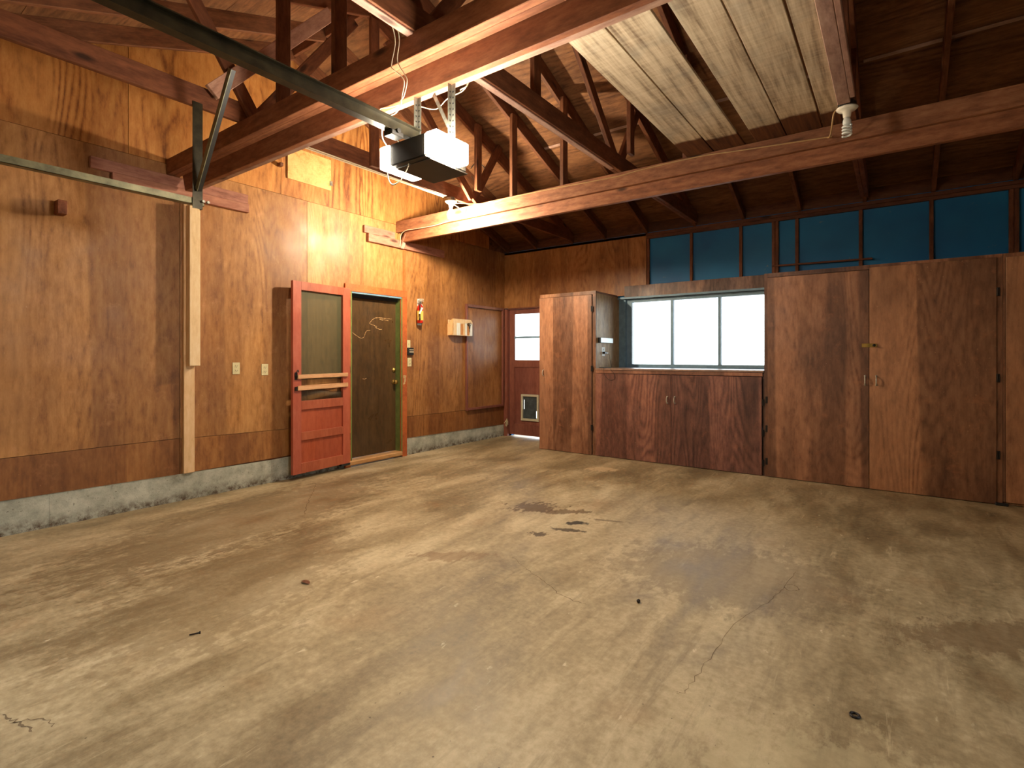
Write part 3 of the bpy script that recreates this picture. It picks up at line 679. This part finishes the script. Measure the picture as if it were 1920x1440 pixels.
for z0, z1 in ((1.868, 1.955), (.648, .738), (.335, .418), (.0, .104)): SD('rail', [(.10, SW-.10, 0, T, z0, z1)], 'screenwood', (1.0, 1.0, .95))
for z0, z1 in ((.418, .648), (.104, .335)): SD('door_panel', [(.10, SW-.10, .006, .016, z0, z1)], 'screenwood', (1.0, .85, .75), 0)
SD('screen_mesh', [(.10, SW-.10, .008, .010, .95, 1.868)], 'screen', bev=0)
bm = bmesh.new(); N = 14   # sagging torn lower screen
grid = []
for i in range(N+1):
    u = .10+(SW-.20)*i/N; row = []
    for j in range(6):
        s = j/5; zt = .815+.055*math.sin(PI*min(1, u/.5))*(1-.25*(u/.5 > 1)); z = .738+(zt-.738)*s
        row.append(bm.verts.new((.012+.035*math.sin(PI*s)*math.sin(PI*i/N), u-SW, z)))
    grid.append(row)
for i in range(N):
    for j in range(5): bm.faces.new((grid[i][j], grid[i+1][j], grid[i+1][j+1], grid[i][j+1]))
SD('torn_screen', bm, 'screendark', smooth=True)
for z0, z1, sl in ((.965, 1.006, .006), (.846, .893, .01)):
    bm = bmesh.new(); box(bm, T+.002, T+.02, .045-SW, SW-.045-SW, z0, z1, bev=.002)
    for v in bm.verts: v.co.z += sl*(v.co.y+SW)/SW
    SD('cross_bar', bm, 'strip')
bm = bmesh.new(); box(bm, T, T+.004, .02-SW, .05-SW, .955, 1.03); cyl(bm, (T+.003, .03-SW, .985), (T+.03, .03-SW, .985), .006); tube(bm, [(T+.01, .04-SW, .995), (T+.02, .03-SW, 1.03), (T+.012, .05-SW, 1.055), (T+.01, .06-SW, 1.03)], .004)
SD('latch', bm, 'darkiron')
SD('latch_block', [(.02, .05, T, T+.014, .845, .885)], 'darkiron')
SD('door_sweep', [(.62, SW, .0, T+.006, -.022, .0)], 'dark')
for z in (.25, 1.0, 1.75): SD('hinge', [(SW-.004, SW+.012, .004, .026, z, z+.08)], 'darkiron')
sd.rotation_euler.z = math.radians(6.0)

# ------------------------------------------------------------------ wall fittings
def outlet(y, z, w, h, label, x=LX, n=(1, 0, 0), cat='power outlet'):
    e = empty('power_outlet', (x, y, z)); tag(e, label, cat, 'ivory double outlets on the left wall')
    obj('cover_plate', B(x, x+.006, y-w/2, y+w/2, z, z+h, bev=.002), 'ivory', e)
    for q in (z+h*.30, z+h*.70):
        bm = bmesh.new(); cyl(bm, (x+.005, y, q), (x+.0085, y, q), .0165, n=16); s = obj('socket', bm, 'ivory', e, tint=(1, 1, 1))
        obj('slot', B((x+.0085, x+.0095, y-.009, y-.006, q-.004, q+.008), (x+.0085, x+.0095, y+.006, y+.009, q-.004, q+.008), (x+.0085, x+.0095, y-.002, y+.003, q-.012, q-.007)), 'dark', s)
outlet(2.479, 1.086, .068, .110, 'ivory double power outlet furthest left, between the pale post and screen door')
outlet(2.757, 1.070, .068, .110, 'ivory double power outlet just left of the red screen door')
outlet(4.663, 1.127, .066, .110, 'ivory double power outlet right of the door frame below the dark bell box')
e = empty('light_switch', (LX, 4.65, 1.362)); tag(e, 'ivory switch plate right of the door frame above the dark box', 'light switch')
obj('cover_plate', B(LX, LX+.008, 4.62, 4.675, 1.362, 1.462, bev=.002), 'ivory', e); obj('toggle', B(LX+.008, LX+.018, 4.642, 4.652, 1.40, 1.422), 'ivory', e)
e = empty('door_opener_button', (LX, 4.67, 1.272)); tag(e, 'dark box with two pale buttons beside the door frame', 'wall control')
obj('case', B(LX, LX+.035, 4.612, 4.712, 1.272, 1.365, bev=.006), 'dark', e)
obj('button', B(LX+.035, LX+.041, 4.632, 4.70, 1.305, 1.319), 'beige', e); obj('button', B(LX+.035, LX+.041, 4.632, 4.70, 1.335, 1.343), 'beige', e)
# fire extinguisher
e = empty('fire_extinguisher', (-4.94, 4.81, 1.685)); tag(e, 'small red fire extinguisher with white tag on the left wall', 'fire extinguisher')
bm = bmesh.new(); lathe(bm, [(0, 0), (.036, 0), (.040, .008), (.040, .19), (.036, .215), (.02, .235), (.014, .24), (.014, .25), (0, .25)], (-4.945, 4.80, 1.685)); obj('cylinder', bm, 'red', e, smooth=True)
bm = bmesh.new(); lathe(bm, [(.0405, 0), (.0412, .002), (.0412, .12), (.0405, .122)], (-4.945, 4.80, 1.72), n=24)
for f in [f for f in bm.faces if f.calc_center_median().x < -4.935 and f.calc_center_median().y > 4.79]: bm.faces.remove(f)
obj('paper_label', bm, 'label', e)
bm = bmesh.new(); cyl(bm, (-4.945, 4.80, 1.935), (-4.945, 4.80, 1.968), .016); box(bm, -4.952, -4.938, 4.77, 4.86, 1.968, 1.98, .002); box(bm, -4.952, -4.938, 4.775, 4.86, 1.99, 2.0, .002); cyl(bm, (-4.945, 4.80, 1.96), (-4.945, 4.80, 2.0), .008)
obj('valve_handle', bm, 'chrome', e)
bm = bmesh.new(); tube(bm, [(-4.93, 4.79, 1.95), (-4.905, 4.762, 1.95), (-4.90, 4.755, 1.90), (-4.905, 4.757, 1.83), (-4.905, 4.758, 1.77)], .007); cyl(bm, (-4.905, 4.758, 1.77), (-4.905, 4.757, 1.72), .007, .011); obj('hose', bm, 'dark', e, smooth=True)
bm = bmesh.new(); prism(bm, [(-4.895, 4.725, 1.80), (-4.895, 4.75, 1.795), (-4.895, 4.80, 1.875), (-4.895, 4.775, 1.885)], (.002, 0, 0)); obj('tag_card', bm, 'paper', e)
obj('wall_bracket', B((-5.0, -4.992, 4.80, 4.87, 1.66, 2.0), (-5.0, -4.95, 4.845, 4.85, 1.69, 1.93), bev=.001), 'whiteplastic', e)
# wood organiser
e = empty('wall_rack', (-4.96, 5.58, 1.545)); tag(e, 'little pale wooden rack with slots on the left wall beside the framed panel', 'rack')
obj('back_board', B(-5.0, -4.99, 5.38, 5.785, 1.56, 1.765), 'newwood', e)
bm = bmesh.new(); prism(bm, [(-5.0, 5.372, 1.545), (-4.91, 5.372, 1.555), (-4.91, 5.372, 1.775), (-5.0, 5.372, 1.70)], (0, .012, 0)); obj('side_board', bm, 'newwood', e, tint=(1, .85, .7))
bm = bmesh.new(); prism(bm, [(-4.91, 5.384, 1.722), (-4.91, 5.79, 1.722), (-4.91, 5.79, 1.74), (-4.91, 5.75, 1.777), (-4.91, 5.384, 1.777)], (.010, 0, 0)); obj('front_board', bm, 'newwood', e)
for y in (5.395, 5.46, 5.50, 5.60, 5.64, 5.735):
    obj('divider', B(-4.91, -4.90, y, y+(.05 if y in (5.395, 5.735) else .028), 1.55, 1.722), 'newwood' if y in (5.395, 5.60) else 'paper', e)
obj('shelf', B(-4.99, -4.91, 5.384, 5.785, 1.548, 1.558), 'newwood', e)
obj('end_board', B((-4.99, -4.91, 5.775, 5.785, 1.558, 1.73)), 'newwood', e)
obj('slot_board', B(-4.93, -4.92, 5.50, 5.74, 1.56, 1.71), 'newwood', e, tint=(.75, .5, .35))
bm = bmesh.new()
for s in (-1, 1):
    c = Vector((-4.895, 5.715+.018*s, 1.712+.004*s)); tube(bm, [c+Vector((0, .018*math.cos(a), .018*math.sin(a))) for a in [2*PI*k/10 for k in range(11)]], .0035, 6, 2)
prism(bm, [(-4.897, 5.70, 1.69), (-4.897, 5.712, 1.69), (-4.897, 5.728, 1.60)], (.003, 0, 0)); prism(bm, [(-4.893, 5.72, 1.69), (-4.893, 5.732, 1.69), (-4.893, 5.706, 1.60)], (.003, 0, 0))
sc_ = obj('scissors', bm, 'darkiron'); tag(sc_, 'dark scissors hooked on the right slot of the wooden rack', 'scissors')
# frayed fibre and hole in corner
bm = bmesh.new()
for k in range(16):
    a = random.uniform(0, 2*PI); p = Vector((-4.93, 6.62, .24)); q = p+Vector((.03*random.random(), .04*math.cos(a), .06*math.sin(a)-.02))
    tube(bm, [p, (p+q)/2+Vector((.01, .01, .015)), q], .004, 5, 2)
o = obj('fibre_tuft', bm, 'tuft'); tag(o, 'frayed pale fibre tuft in the wall corner just above the curb', 'debris')

# ------------------------------------------------------------------ cabinets
def pull(parent, x, y, z, h=.075):
    bm = bmesh.new(); tube(bm, [(x, y, z-h/2), (x, y-.022, z-h*.36), (x, y-.028, z), (x, y-.022, z+h*.36), (x, y, z+h/2)], .0055, 8, 4)
    for s in (-1, 1): cyl(bm, (x, y+.001, z+s*h/2), (x, y-.003, z+s*h/2), .009, n=12)
    return obj('handle', bm, 'chrome', parent, smooth=True)
def hinges(parent, x, y, zs, s=.07):
    for z in zs:
        bm = bmesh.new(); cyl(bm, (x, y-.006, z-s/2), (x, y-.006, z+s/2), .005, n=10); box(bm, x-.016, x+.016, y-.003, y, z-s/2, z+s/2)
        obj('hinge', bm, 'darkiron', parent)
FP = 6.02
def carcass(parent, x0, x1, z1, mat='cab', tint=None, rightside=None):
    obj('side_panel', B(x0, x0+.018, FP+.02, 6.66, 0, z1), mat, parent, tint=tint)
    obj('side_panel', B(x1-.018, x1, FP+.02, 6.66 if rightside is None else rightside, 0, z1), mat, parent, tint=tint)
    obj('top_panel', B(x0+.018, x1-.018, FP+.02, 6.66, z1-.02, z1), mat, parent, tint=tint)
    obj('back_panel', B(x0+.018, x1-.018, 6.64, 6.655, .02, z1-.02), mat, parent, tint=tint)
    obj('bottom_panel', B(x0+.018, x1-.018, FP+.02, 6.64, .004, .022), mat, parent, tint=tint)
# left tall cabinet
c = empty('storage_cabinet', (-3.475, 6.34, 0)); tag(c, 'tall narrow plywood cabinet between the back door and the window', 'cabinet')
carcass(c, -3.895, -3.058, 2.085, 'cab', (1, 1, 1), 6.66)
obj('daylit_skin_panel', B(-3.058, -3.055, FP+.022, 6.715, 1.107, 2.06), 'ply', c, tint=(1.3, 1.9, 2.9))  # cool bright tint paints in window daylight on the cabinet side
obj('face_frame', B((-3.895, -3.058, FP, FP+.02, 2.045, 2.09), (-3.10, -3.056, FP, FP+.02, 0, 2.045)), 'cab', c, tint=(1.05, .95, .9))
d = obj('cabinet_door', B(-3.895, -3.106, FP-.018, FP, .006, 2.04, bev=.002), 'cab', c, tint=(1.1, .97, .95))
pull(d, -3.83, FP-.018, 1.035)
hinges(d, -3.102, FP-.016, (.35, 1.10, 1.86))
# base cabinet
c = empty('base_cabinet', (-2.08, 6.34, 0)); tag(c, 'dark low two-door plywood cabinet under the window', 'cabinet')
obj('side_panel', B(-3.054, -3.036, FP+.02, 6.66, 0, 1.08), 'cablow', c); obj('side_panel', B(-1.122, -1.104, FP+.02, 6.66, 0, 1.08), 'cablow', c)
obj('apron_board', B(-3.054, -1.115, FP-.004, FP+.02, 1.043, 1.083, bev=.002), 'cab', c, tint=(.85, .72, .78))
obj('bottom_panel', B(-3.036, -1.122, FP+.02, 6.6, .004, .022), 'cablow', c)
d = obj('cabinet_door', B(-3.050, -2.087, FP-.018, FP, .006, 1.038, bev=.002), 'cablow', c, tint=(1.12, .98, 1.02)); pull(d, -2.129, FP-.018, .75)
d = obj('cabinet_door', B(-2.084, -1.122, FP-.018, FP, .006, 1.038, bev=.002), 'cablow', c, tint=(1.08, .96, 1.05)); pull(d, -2.042, FP-.018, .752)
hinges(d, -1.112, FP-.01, (.14, .45, .77))
ct = obj('worktop', B(-3.056, -1.104, FP-.012, 6.735, 1.085, 1.106, bev=.002), 'counter'); tag(ct, 'thin worn worktop lying on the low cabinet under the window', 'worktop')
# right tall cabinet
c = empty('storage_cabinet', (-.18, 6.34, 0)); tag(c, 'large two-door stained plywood wardrobe cabinet right of the window with a hasp', 'cabinet')
carcass(c, -1.10, .742, 2.115, 'cab')
obj('face_frame', B((-1.10, .742, FP, FP+.02, 2.078, 2.12), (-1.10, -1.068, FP, FP+.02, 0, 2.078), (.704, .742, FP, FP+.02, 0, 2.078)), 'cab', c, tint=(.8, .68, .66))
dl = obj('cabinet_door', B(-1.066, -.190, FP-.018, FP, .006, 2.072, bev=.002), 'cab', c, tint=(.98, .86, .84))
dr_ = obj('cabinet_door', B(-.187, .702, FP-.018, FP, .006, 2.092, bev=.002), 'cab', c, tint=(1.04, .92, .84))
pull(dl, -.222, FP-.018, 1.027, .085); pull(dr_, -.134, FP-.018, 1.027, .085)
hinges(dl, -1.07, FP-.012, (.16, .5, .80)); hinges(dr_, .708, FP-.012, (.42, 1.07, 1.80))
bm = bmesh.new(); box(bm, -.247, -.150, FP-.024, FP-.018, 1.340, 1.376, .002); box(bm, -.17, -.128, FP-.030, FP-.024, 1.342, 1.374, .002)
hs = obj('hasp', bm, 'brass', dl)
bm = bmesh.new(); lathe(bm, [(0, 0), (.013, 0), (.013, .012), (.009, .02), (0, .02)], (-.150, FP-.028, 1.358), (0, -1, 0), 14); obj('padlock_knob', bm, 'darkiron', c, smooth=True)
# further right cabinet
c = empty('storage_cabinet', (1.25, 6.34, 0)); tag(c, 'tall plywood cabinet cut off by the right edge, dark gap at its foot', 'cabinet')
carcass(c, .748, 1.76, 2.115, 'cab')
obj('face_frame', B((.746, 1.76, FP, FP+.02, 2.09, 2.12), (.744, .76, FP, FP+.02, .03, 2.09)), 'cab', c, tint=(.9, .76, .7))
d = obj('cabinet_door', B(.762, 1.755, FP-.012, FP, .028, 2.088, bev=.002), 'cab', c, tint=(1.02, .90, .82)); pull(d, 1.68, FP-.012, 1.03)
o = obj('rubber_wedge', B((.690, .775, FP-.045, FP-.019, 0, .024), bev=.006), 'dark'); tag(o, 'black rubber wedge on the floor below the cabinet joint at right', 'wedge')

# things at the alcove
e = empty('power_outlet', (-3.058, 6.23, 1.26)); tag(e, 'white double power outlet on the cabinet side left of the window', 'power outlet')
obj('cover_plate', B(-3.058, -3.052, 6.185, 6.275, 1.26, 1.375, bev=.002), 'whiteplastic', e)
for q in (1.30, 1.345): obj('socket', B(-3.052, -3.049, 6.212, 6.248, q-.015, q+.015, bev=.003), 'whiteplastic', e, tint=(.9, .9, .9))
obj('slot', B((-3.049, -3.048, 6.219, 6.223, 1.34, 1.353), (-3.049, -3.048, 6.236, 6.240, 1.34, 1.353)), 'dark', e)
e = empty('light_bar', (-3.05, 6.27, 1.43)); tag(e, 'slim silver bar light mounted above the white outlet in the window alcove', 'light')
obj('case', B(-3.058, -3.015, 6.085, 6.44, 1.43, 1.495, bev=.003), 'silver', e); obj('end_cap', B(-3.058, -3.014, 6.073, 6.085, 1.429, 1.496, bev=.002), 'dark', e)
e = empty('charger', (-3.03, 6.23, 1.285)); tag(e, 'small dark plug-in charger with thin cord in the white outlet', 'charger')
obj('plug_body', B(-3.049, -3.015, 6.20, 6.262, 1.288, 1.315, bev=.004), 'dark', e)
obj('plug_tip', B(-3.036, -3.02, 6.262, 6.31, 1.292, 1.306, bev=.002), 'whiteplastic', e)
bm = bmesh.new(); tube(bm, [(-3.028, 6.31, 1.30), (-3.02, 6.34, 1.27), (-3.01, 6.35, 1.18), (-2.99, 6.33, 1.118), (-2.96, 6.2, 1.112), (-2.94, 6.04, 1.113), (-2.935, 5.995, 1.09), (-2.92, 5.995, 1.02), (-2.86, 5.995, .965), (-2.79, 5.995, .975), (-2.79, 5.995, 1.03), (-2.83, 5.998, 1.08), (-2.87, 6.03, 1.112)], .0022, 6, 6); obj('cord', bm, 'blackcable', e, smooth=True)
bm = bmesh.new(); box(bm, -3.03, -2.93, 6.06, 6.09, 1.106, 1.118, .003); box(bm, -2.94, -2.88, 6.065, 6.085, 1.106, 1.113, .002); o = obj('box_knife', bm, 'dark'); tag(o, 'dark flat hand tool lying on the worktop end by the cabinet', 'tool')

# ------------------------------------------------------------------ garage door opener
op = empty('door_opener', (-2.01, 2.0, 2.25)); tag(op, 'black garage door opener with two lit lenses hanging from the near beam', 'door opener')
bm = bmesh.new(); prism(bm, [(-2.145, 1.86, 2.25), (-2.145, 2.17, 2.25), (-2.145, 2.17, 2.365), (-2.145, 1.86, 2.365)], (.265, 0, 0)); bmesh.ops.bevel(bm, geom=bm.edges[:], offset=.006, segments=2, affect='EDGES'); obj('case', bm, 'openerbody', op)
obj('chassis_plate', B(-2.14, -1.885, 1.90, 2.185, 2.246, 2.252), 'openerbody', op)
obj('light_lens', B(-1.881, -1.800, 1.855, 2.10, 2.252, 2.364, bev=.008), 'lens', op)
obj('light_lens', B(-2.221, -2.144, 1.855, 2.10, 2.246, 2.364, bev=.008), 'lens', op)
bm = bmesh.new()
box(bm, -2.022, -2.018, -.55, 1.95, 2.375, 2.43); box(bm, -2.043, -1.997, -.55, 1.95, 2.43, 2.435); box(bm, -2.043, -1.997, -.55, 1.95, 2.371, 2.375)
obj('drive_rail', bm, 'railmetal', op)
bm = bmesh.new(); cyl(bm, (-2.06, 1.78, 2.37), (-1.98, 1.78, 2.37), .012); box(bm, -2.05, -1.99, 1.74, 1.82, 2.345, 2.372, .004); obj('rail_bracket', bm, 'blackmetal', op)
def strap(x, y, z0, z1, hx=.028):
    bm = bmesh.new(); box(bm, x, x+.003, y-.014, y+.014, z0, z1); box(bm, x, x+hx, y+.011, y+.014, z0, z1); s = obj('perforated_strap', bm, 'galv', op)
    n = int((z1-z0)/.03); bm = bmesh.new()
    for k in range(n):
        z = z0+.02+k*.03; cyl(bm, (x+hx*.5, y+.0105, z), (x+hx*.5, y+.011, z), .005, n=8); cyl(bm, (x+.003, y, z), (x+.0035, y, z), .005, n=8)
    obj('strap_holes', bm, 'dark', s)
strap(-1.865, 2.02, 2.365, 2.665); strap(-2.115, 2.02, 2.365, 2.665)
timber('brace_strap', (-2.0, 2.04, 2.66), (-1.875, 2.02, 2.45), .003, .022, 'galv', op)
for pts in ([(-2.16, 1.86, 2.25), (-2.15, 1.855, 2.19), (-2.11, 1.85, 2.145), (-2.06, 1.86, 2.16), (-2.03, 1.88, 2.22), (-2.03, 1.89, 2.252)],
            [(-2.19, 1.90, 2.364), (-2.22, 1.88, 2.42), (-2.20, 1.86, 2.47), (-2.17, 1.87, 2.50)],
            [(-2.10, 1.9, 2.37), (-2.13, 1.86, 2.42), (-2.18, 1.84, 2.47), (-2.19, 1.83, 2.50), (-2.16, 1.82, 2.48)]):
    bm = bmesh.new(); tube(bm, pts, .003, 6, 5); obj('power_cord', bm, 'wire', op, smooth=True)
# loose cables
def cable(pts, r, mat, label, name='cable', cat='cable', parent=None):
    bm = bmesh.new(); tube(bm, pts, r, 7, 5); o = obj('stapled_cable' if parent else name, bm, mat, parent, smooth=True)
    if not parent: tag(o, label, cat)
cable([(-2.11, 1.80, 3.05), (-2.128, 1.885, 2.93), (-2.157, 1.885, 2.803), (-2.145, 1.885, 2.771), (-2.083, 1.885, 2.718), (-2.059, 1.885, 2.674), (-2.075, 1.885, 2.61), (-2.091, 1.885, 2.559), (-2.124, 1.885, 2.534), (-2.174, 1.885, 2.531), (-2.19, 1.87, 2.50)], .0028, 'wire', 'cream cable looping down over the near beam face above the opener')
cable([(-2.08, 1.80, 3.05), (-2.091, 1.878, 2.93), (-2.104, 1.878, 2.816), (-2.090, 1.878, 2.77), (-2.053, 1.878, 2.717), (-2.03, 1.878, 2.67), (-2.05, 1.875, 2.60), (-2.10, 1.90, 2.60), (-2.18, 1.97, 2.63), (-2.293, 1.99, 2.651), (-2.365, 1.99, 2.665), (-2.37, 1.99, 2.648), (-2.34, 1.985, 2.63)], .0028, 'wire', 'second cream cable beside it, ending in a small hook left of the opener')
cable([(-2.15, 2.09, 2.655), (-2.05, 2.11, 2.62), (-1.97, 2.12, 2.66), (-1.86, 2.12, 2.67), (-1.80, 2.10, 2.70), (-1.80, 2.08, 2.66), (-1.83, 2.06, 2.64)], .003, 'wire', '', parent=op)
cable([(-.36, 4.431, 2.838), (-.388, 4.431, 2.842), (-.566, 4.431, 2.854), (-.783, 4.431, 2.869), (-1.015, 4.431, 2.885), (-1.264, 4.431, 2.905), (-1.53, 4.431, 2.906), (-1.816, 4.431, 2.90), (-2.019, 4.431, 2.889), (-2.344, 4.431, 2.895), (-2.696, 4.431, 2.905), (-3.214, 4.431, 2.912), (-3.5, 4.431, 2.90), (-3.70, 4.40, 2.915), (-3.76, 4.25, 2.90), (-3.785, 4.18, 2.885)], .005, 'tancable', '', parent=b2)
cable([(-3.80, 4.10, 2.885), (-3.82, 4.3, 2.86), (-3.9, 4.428, 2.82), (-4.24, 4.43, 2.783), (-4.456, 4.43, 2.780), (-4.68, 4.43, 2.785), (-4.80, 4.43, 2.79), (-4.90, 4.44, 2.76), (-4.94, 4.46, 2.68), (-4.96, 4.47, 2.60)], .0035, 'wire', '', parent=b2)
cable([(-3.772, 2.3, 2.918), (-3.771, 2.75, 2.918), (-3.772, 3.1, 2.918), (-3.775, 3.5, 2.917), (-3.78, 4.0, 2.917)], .005, 'wire', '', parent=tA)
cable([(-3.805, 2.2, 2.918), (-3.80, 3.1, 2.917), (-3.805, 3.6, 2.918), (-3.80, 4.02, 2.917)], .005, 'wire', '', parent=tA)
cable([(-4.28, 5.02, 3.60), (-4.2, 5.06, 3.68), (-4.15, 5.15, 3.60), (-4.16, 5.14, 3.5), (-4.2, 5.05, 3.42), (-4.25, 5.0, 3.5)], .005, 'blackcable', 'dark loop of cable hanging from the rafters behind the opener')

# lamps --------------------------------------------------------------------
def lampholder(x, y, z, label, lit):
    e = empty('bulb_fixture', (x, y, z)); tag(e, label, 'light fixture')
    bm = bmesh.new(); cyl(bm, (x, y, z+.03), (x, y, z+.063), .052, n=8); obj('junction_box', bm, 'galv' if lit else 'blackmetal', e)
    bm = bmesh.new(); lathe(bm, [(0, .03), (.062, .03), (.064, .024), (.05, .012), (.026, .004), (.022, -.03), (.018, -.036), (0, -.036)], (x, y, z)); obj('porcelain_socket', bm, 'porcelain', e, smooth=True)
    return e
f1 = lampholder(-3.785, 4.12, 2.863, 'white lampholder with bright lit bulb under the left truss by the far beam', True)
bm = bmesh.new(); lathe(bm, [(.012, .0), (.014, -.02), (.03, -.05), (.038, -.075), (.036, -.10), (.024, -.122), (0, -.13)], (-3.785, 4.12, 2.83), n=20); obj('lit_bulb', bm, 'bulb', f1, smooth=True)
f2 = lampholder(-.25, 4.10, 2.858, 'white lampholder with unlit spiral bulb at the end of the pale scab board', False)
bm = bmesh.new(); lathe(bm, [(0, 0), (.018, 0), (.024, -.02), (.024, -.04), (.018, -.045), (0, -.045)], (-.25, 4.10, 2.822)); obj('bulb_base', bm, 'whiteplastic', f2, smooth=True)
bm = bmesh.new(); tube(bm, [(-.25+.024*math.cos(a), 4.10+.024*math.sin(a), 2.775-.07*a/(2*PI*3.5)) for a in [k*2*PI/14 for k in range(50)]], .0068, 8, 0); obj('spiral_tube', bm, 'whiteplastic', f2, smooth=True, tint=(1, 1, 1))
bm = bmesh.new(); tube(bm, [(-.30, 4.10, 2.895), (-.325, 4.10, 2.87), (-.34, 4.15, 2.80), (-.36, 4.25, 2.78), (-.39, 4.428, 2.838)], .005); obj('supply_cable', bm, 'tancable', f2, smooth=True)

# garage door track ------------------------------------------------------
e = empty('door_track', (-3.8, .55, 2.27)); tag(e, 'olive steel overhead door track along the left wall with its hanger', 'door track')
def chan(name, p0, p1, w, h, mat, thick=.003):
    (x, y0, z0), (_, y1, z1) = p0, p1
    bm = bmesh.new(); box(bm, x-w/2, x+w/2, y0, y1, z0, z0+thick); box(bm, x+w/2-thick, x+w/2, y0, y1, z0, z0+h); box(bm, x-w/2, x-w/2+thick, y0, y1, z0, z0+h*.6)
    return obj(name, bm, mat, e)
chan('track_rail', (-3.8, FY+.02, 2.268), (-3.8, 1.66, 2.268), .05, .042, 'track')
timber('hanger_iron', (-3.765, 1.612, 2.24), (-3.765, 1.612, 2.95), .004, .06, 'railmetal', e, side=(0, 1, 0), bev=0)
timber('hanger_iron', (-3.782, 1.643, 2.24), (-3.782, 1.643, 2.95), .034, .004, 'railmetal', e, side=(0, 1, 0), bev=0)
timber('brace_iron', (-3.755, 1.60, 2.36), (-3.30, 1.60, 3.02), .004, .042, 'track', e, bev=0)
timber('brace_iron', (-3.745, 1.615, 2.355), (-3.29, 1.615, 3.015), .03, .004, 'blackmetal', e, bev=0)
bm = bmesh.new(); cyl(bm, (-3.76, 1.64, 2.29), (-3.735, 1.64, 2.29), .009, n=8); cyl(bm, (-3.76, 1.67, 2.29), (-3.735, 1.67, 2.29), .009, n=8); obj('bolt', bm, 'galv', e)

# small things on the floor -----------------------------------------------
bm = bmesh.new(); vs = []
for k in range(12):
    a = 2*PI*k/12; vs.append(bm.verts.new((-2.632+.035*math.cos(a), 1.685+.016*math.sin(a), .004+.006*abs(math.sin(a)))))
ctr = bm.verts.new((-2.632, 1.685, .012))
for k in range(12): bm.faces.new((vs[k], vs[(k+1) % 12], ctr))
o = obj('dead_leaf', bm, 'leaf'); tag(o, 'small curled brown leaf on the bare floor, left of centre', 'leaf')
bm = bmesh.new(); cyl(bm, (-2.555, 1.06, .004), (-2.54, 1.095, .004), .003, n=8); cyl(bm, (-2.54, 1.095, .004), (-2.538, 1.10, .004), .007, n=8); o = obj('screw', bm, 'darkiron'); tag(o, 'single dark screw lying on the floor at lower left', 'screw')
bm = bmesh.new(); bmesh.ops.create_icosphere(bm, subdivisions=1, radius=.011); bmesh.ops.translate(bm, verts=bm.verts[:], vec=(-1.051, 2.544, .009)); o = obj('pebble', bm, 'darkiron'); tag(o, 'tiny dark pebble on the floor right of the oil stains', 'pebble')
bm = bmesh.new(); tube(bm, [(-.11+.014*math.cos(a), 2.182+.014*math.sin(a), .004) for a in [2*PI*k/12 for k in range(13)]], .004, 6, 0); o = obj('washer_ring', bm, 'darkiron'); tag(o, 'small dark metal ring on the floor near the bottom right', 'washer')

# place emission strengths
